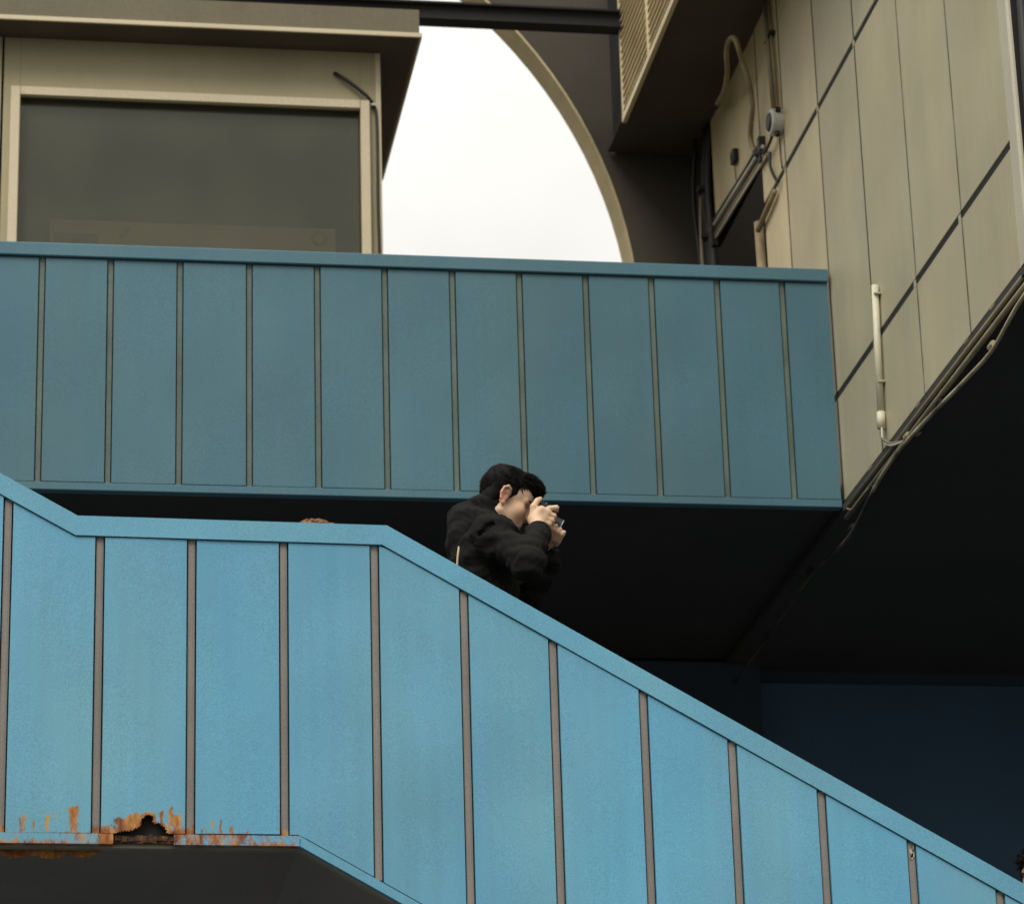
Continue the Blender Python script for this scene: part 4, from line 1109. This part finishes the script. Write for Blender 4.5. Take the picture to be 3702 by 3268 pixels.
# jacket
J = Field((1.28, 10.40, 4.50), (2.02, 11.30, 5.50), 0.006)
J.cap((1.672, 10.90, 5.115), (1.66, 10.90, 4.95), .104, .110, k=.04, sc=(1, 1.45, 1))
J.cap((1.66, 10.90, 4.95), (1.655, 10.90, 4.66), .110, .124, k=.04, sc=(1, 1.42, 1))
J.ell((1.625, 10.90, 5.13), (.095, .185, .13), None, .05)
J.cap(shR, shL, .082, k=.05)
for sh, el, wr in ((shR, elR, wrR), (shL, elL, wrL)):
    d = (wr - el); wr2 = el + d * (.93 if wr is wrR else 1.10)
    limb(J, [sh, el, wr2], [.070, .056, .045], .03)
    J.ell(el + (0, 0, -.004), (.052, .050, .050), None, .02)
J.cap((1.635, 10.90, 5.225), (1.700, 10.90, 5.235), .075, .062, k=.03, sc=(1, 1.15, 1))
wobs = J.wobble(.0026, 38, 5)
# sleeve creases: rings along forearm and upper arm
def crease(F, a, b, n, r, amp, seed):
    """soft ring folds round a sleeve: shallow grooves that run part of the way round"""
    rg = random.Random(seed)
    ax_ = (b - a) / np.linalg.norm(b - a); e1 = np.cross(ax_, [0, 0, 1.0]); e1 /= np.linalg.norm(e1); e2 = np.cross(ax_, e1)
    for i in range(n):
        t = (i + .5) / n + rg.uniform(-.06, .06); a0 = rg.uniform(0, 6.28); span = rg.uniform(1.6, 3.2); tilt = rg.uniform(-.03, .03)
        ps = []
        for q in range(7):
            th = a0 + span * q / 6; ps.append(a + (b - a) * t + (e1 * math.cos(th) + e2 * math.sin(th)) * (r + amp * .3) + ax_ * tilt * (q / 3 - 1))
        for p, q in zip(ps, ps[1:]): F.cap(p, q, amp, amp, k=.016, sub=True)
crease(J, shR, elR, 5, .068, .0055, 1); crease(J, elR, wrR, 4, .054, .0045, 2); crease(J, shL, elL, 4, .068, .005, 3)
for (p, q, r_) in [((1.555, 10.735, 5.02), (1.70, 10.70, 4.93), .010), ((1.56, 10.74, 4.93), (1.76, 10.74, 4.86), .012), ((1.58, 10.715, 5.09), (1.66, 10.69, 5.02), .008)]:
    J.cap(p, q, r_, r_ * .6, k=.02, sub=True)
J.wobble(.0014, 85, 12)
# opening at the neck
J.cap(neck0 + (.015, 0, -.03), HP(-.01, 0, -.06), .058, .066, k=.008, sub=True)
me, V = J.mesh('jacket')
jacket = recentre(link('jacket', me, 'jacket', man))
# hood lying behind the neck and raised collar
Hd = Field((1.44, 10.66, 5.10), (1.86, 11.14, 5.50), 0.006)
ang = np.linspace(-2.55, 2.55, 15)
ring = [np.array((1.690 - .086 * math.cos(a), 10.90 + .092 * math.sin(a), 5.292 - .085 * (1 - math.cos(a)) * .5)) for a in ang]
limb(Hd, ring, [.030 + .016 * math.cos(a * .6) for a in ang], .015)
Hd.ell((1.590, 10.90, 5.285), (.060, .115, .075), np.stack([np.array([.8, 0, .6]), np.array([0, 1., 0]), np.array([-.6, 0, .8])], 1), .03)
Hd.ell((1.578, 10.90, 5.215), (.055, .12, .085), None, .03)
Hd.cap((1.625, 10.90, 5.352), (1.650, 10.90, 5.29), .034, .05, k=.02, sc=(1, 1.6, 1))
Hd.cap(neck0, HP(-.046, 0, -.066), .072, .068, k=.02)
Hd.wobble(.003, 45, 9)
me, V = Hd.mesh('hood'); recentre(link('hood', me, 'hood', man))
# cuffs
for el, wr in ((elR, wrR), (elL, wrL)):
    d = (wr - el); e_ = 0 if wr is wrR else .17; MB().tube([el + d * (.86 + e_), el + d * (.90 + e_), el + d * (.96 + e_)], [.045, .048, .043], 18).build('cuff', 'hood', man, True)
MB().tube(bez([(1.552, 10.80, 5.17), (1.545, 10.79, 5.13), (1.542, 10.79, 5.08), (1.547, 10.785, 5.02)], 4), .0042, 8).build('drawstring', 'strap', man, True)
# trousers and shoes
T = Field((1.40, 10.66, 3.62), (1.98, 11.16, 4.80), 0.010)
T.cap((1.645, 10.86, 4.66), (1.645, 10.94, 4.66), .115, k=.03)
for hp_, kn, an in ((hipR, knR, anR), (hipL, knL, anL)): limb(T, [hp_, kn, an], [.098, .072, .062], .03)
T.wobble(.004, 32, 2)
me, V = T.mesh('trousers'); recentre(link('trousers', me, 'trousers', man))
for an, zz in ((anR, ZR), (anL, ZL)):
    Sf = Field((an[0] - .14, an[1] - .08, zz - .01), (an[0] + .26, an[1] + .08, zz + .16), 0.006)
    Sf.cap((an[0] - .04, an[1], zz + .045), (an[0] + .13, an[1], zz + .036), .044, .036, k=.02)
    Sf.cap((an[0] - .02, an[1], zz + .05), (an[0], an[1], zz + .11), .045, .045, k=.02)
    Sf.cap((an[0] - .06, an[1], zz - .03), (an[0] + .20, an[1], zz - .03), .034, k=.002, sub=True)
    me, V = Sf.mesh('shoe'); recentre(link('shoe', me, 'shoe', man))

# ---- his camera ------------------------------------------------------------
ph = thing('camera', 'black handheld camera pressed to the eye of the man on the stairs', 'camera', tuple(cc_))
def obox(name, m, parent, a0, a1, b0, b1, d0, d1, bev=.004):
    mb = MB().box(a0 * CS, a1 * CS, b0 * CS, b1 * CS, d0 * CS, d1 * CS, bev)
    mb.v = [tuple(CP(*q)) for q in mb.v]
    return mb.build(name, m, parent)
obox('body', 'cam_black', ph, -.026, .022, -.066, .066, -.046, .034)
obox('grip', 'cam_black', ph, .0225, .036, -.066, -.036, -.044, .030)
obox('viewfinder_hump', 'cam_black', ph, -.030, .022, -.024, .024, .0345, .056)
obox('eyecup', 'cam_black', ph, -.042, -.0305, -.018, .018, .030, .052)
MB().tube([CP(.000, -.045, .0310), CP(.000, -.045, .0375)], .008, 14).build('dial', 'cam_black', ph)
MB().tube([CP(.0195, 0, -.004), CP(.044, 0, -.004), CP(.048, 0, -.004), CP(.078, 0, -.004)], [.027, .027, .030, .030], 24).build('lens_barrel', 'cam_black', ph)
MB().tube([CP(.078, 0, -.004), CP(.083, 0, -.004)], [.0305, .0305], 24).build('lens_ring', 'cam_metal', ph)
MB().tube([CP(.0825, 0, -.004), CP(.0838, 0, -.004)], [.026, .024], 24).build('front_glass', 'lens', ph)

# ---- bystanders ------------------------------------------------------------
def bystander(label, x, y, zf, h, yaw, hairmat, coatmat, seed, pitch=0.05, group=None, curly=False, flush=0.0):
    o = thing('person', label, 'person', (x, y, zf), group)
    cy, sy = math.cos(yaw), math.sin(yaw)
    W = lambda f, l, z: np.array((x + cy * f - sy * l, y + sy * f + cy * l, zf + z * h / 1.70))
    c, Rm = head_frame(W(.02, 0, 1.575), yaw, pitch)
    F = Field((x - .42, y - .42, zf - .01), (x + .42, y + .42, zf + h + .06), 0.0075)
    add_head(F, c, Rm)
    Q = lambda a, b, d: c + Rm @ np.array([a, b, d])
    F.cap(Q(-.03, 0, -.05), W(-.01, 0, 1.40), .052, .058, k=.02)
    F.cap(W(0, 0, 1.30), W(0, 0, .95), .095, .095, k=.03)
    F.cap(W(0, -.14, 1.36), W(0, .14, 1.36), .05, k=.03)
    for s_ in (-1, 1):
        limb(F, [W(0, s_ * .17, 1.35), W(-.01, s_ * .22, 1.08), W(.06, s_ * .21, .84)], [.045, .038, .026], .012)
        F.cap(W(.065, s_ * .21, .80), W(.085, s_ * .205, .74), .025, .022, k=.012)
        for j in range(4):
            fx = .060 + .014 * j
            limb(F, [W(fx, s_ * .205, .735), W(fx + .012, s_ * .200, .695), W(fx + .012, s_ * .188, .665)], [.0105, .0098, .0085], .004)
        limb(F, [W(.085, s_ * .195, .775), W(.115, s_ * .182, .745), W(.118, s_ * .178, .715)], [.013, .011, .009], .004)
        limb(F, [W(0, s_ * .09, .90), W(.02, s_ * .095, .48), W(-.01, s_ * .10, .09)], [.082, .055, .04], .02)
        F.cap(W(-.03, s_ * .10, .04), W(.13, s_ * .105, .03), .04, .032, k=.02)
    me, V = F.mesh('body'); head_tone(me, V, c, Rm, 0.0)
    if flush:
        fl = np.empty(len(V), np.float32); me.attributes['flush'].data.foreach_get('value', fl)
        me.attributes['flush'].data.foreach_set('value', np.clip(fl + flush, 0, 1).astype(np.float32))
    recentre(link('body', me, 'skin', o))
    Hh = Field(c - .19, c + .19, .006)
    Hh.ell(Q(-.020, 0, .042), (.102, .084, .092), Rm, .01, noise=wob)
    Hh.ell(Q(-.07, 0, -.05), (.05, .075, .08), Rm, .02)
    Hh.ell(Q(.038, 0, .080), (.046, .062, .036), Rm, .02, noise=wob)
    Hh.ell(Q(.092, 0, -.030), (.072, .12, .070), Rm, .008, sub=True)
    me, V = Hh.mesh('hair'); hr = recentre(link('hair', me, hairmat, o))
    mb = MB()
    tufts(mb, c, Rm, (-.02, 0, .042), (.102, .084, .092), 600, lambda q, d: q[2] > .03 or q[0] < -.05, (.015, .03), .004, .8 if curly else .2, seed)
    tufts(mb, c, Rm, (.038, 0, .080), (.046, .064, .038), 250, lambda q, d: q[2] > .07, (.015, .03), .004, .8 if curly else .2, seed + 1, (1, 0, -.3))
    mb.build('hair_tuft', hairmat, hr)
    for s_ in (-1, 1):
        e = MB(); ctr = Q(.071, s_ * .031, .0)
        bm = bmesh.new(); bmesh.ops.create_uvsphere(bm, u_segments=10, v_segments=6, radius=.0118)
        e.add([Vector(ctr) + q.co for q in bm.verts], [[q.index for q in f.verts] for f in bm.faces]); bm.free()
        ey = e.build('eye', 'eye', o, True)
        MB().tube([Q(.0815, s_ * .031, 0), Q(.0833, s_ * .031, 0)], [.0055, .003], 8).build('iris', 'iris', ey)
    K = Field((x - .45, y - .45, zf + .55), (x + .45, y + .45, zf + 1.56 * h / 1.7), .012)
    K.cap(W(0, 0, 1.30), W(0, 0, 1.05), .125, .120, k=.04); K.cap(W(0, 0, 1.05), W(0, 0, .72), .12, .15, k=.04)
    K.cap(W(0, -.15, 1.365), W(0, .15, 1.365), .075, k=.05)
    for s_ in (-1, 1): limb(K, [W(0, s_ * .17, 1.35), W(-.01, s_ * .22, 1.08), W(.06, s_ * .21, .86)], [.072, .06, .048], .03)
    K.cap(W(0, 0, 1.40), W(.01, 0, 1.46), .075, .07, k=.02)
    K.cap(W(.01, 0, 1.42), W(.02, 0, 1.56), .06, .062, k=.006, sub=True)
    K.wobble(.004, 32, seed)
    me, V = K.mesh('coat'); recentre(link('coat', me, coatmat, o))
    T = Field((x - .3, y - .3, zf + .06), (x + .3, y + .3, zf + .98), .012)
    for s_ in (-1, 1): limb(T, [W(0, s_ * .09, .90), W(.02, s_ * .095, .48), W(-.01, s_ * .10, .12)], [.10, .075, .062], .02)
    me, V = T.mesh('trousers'); recentre(link('trousers', me, 'trousers', o))
    for s_ in (-1, 1):
        p = W(0, s_ * .10, 0)
        Sf = Field(p - (.2, .2, .01), p + (.2, .2, .14), .008)
        Sf.cap(W(-.04, s_ * .10, .045), W(.13, s_ * .105, .036), .048, .04, k=.02); Sf.cap(W(-.02, s_ * .1, .05), W(-.01, s_ * .1, .10), .048, k=.02)
        me, V = Sf.mesh('shoe'); recentre(link('shoe', me, 'shoe', o))
    return o
bystander('person with ginger hair whose crown just shows above the landing rail', 1.155, 12.0, 4.10, 1.540, R(8), 'ginger', 'coat', 21)
bystander('person with black curly hair at the right edge of the photo behind the rail', 3.932, 11.7, 2.520, 1.80, R(178), 'hair', 'coat', 31, 0.22, curly=True, flush=.8)
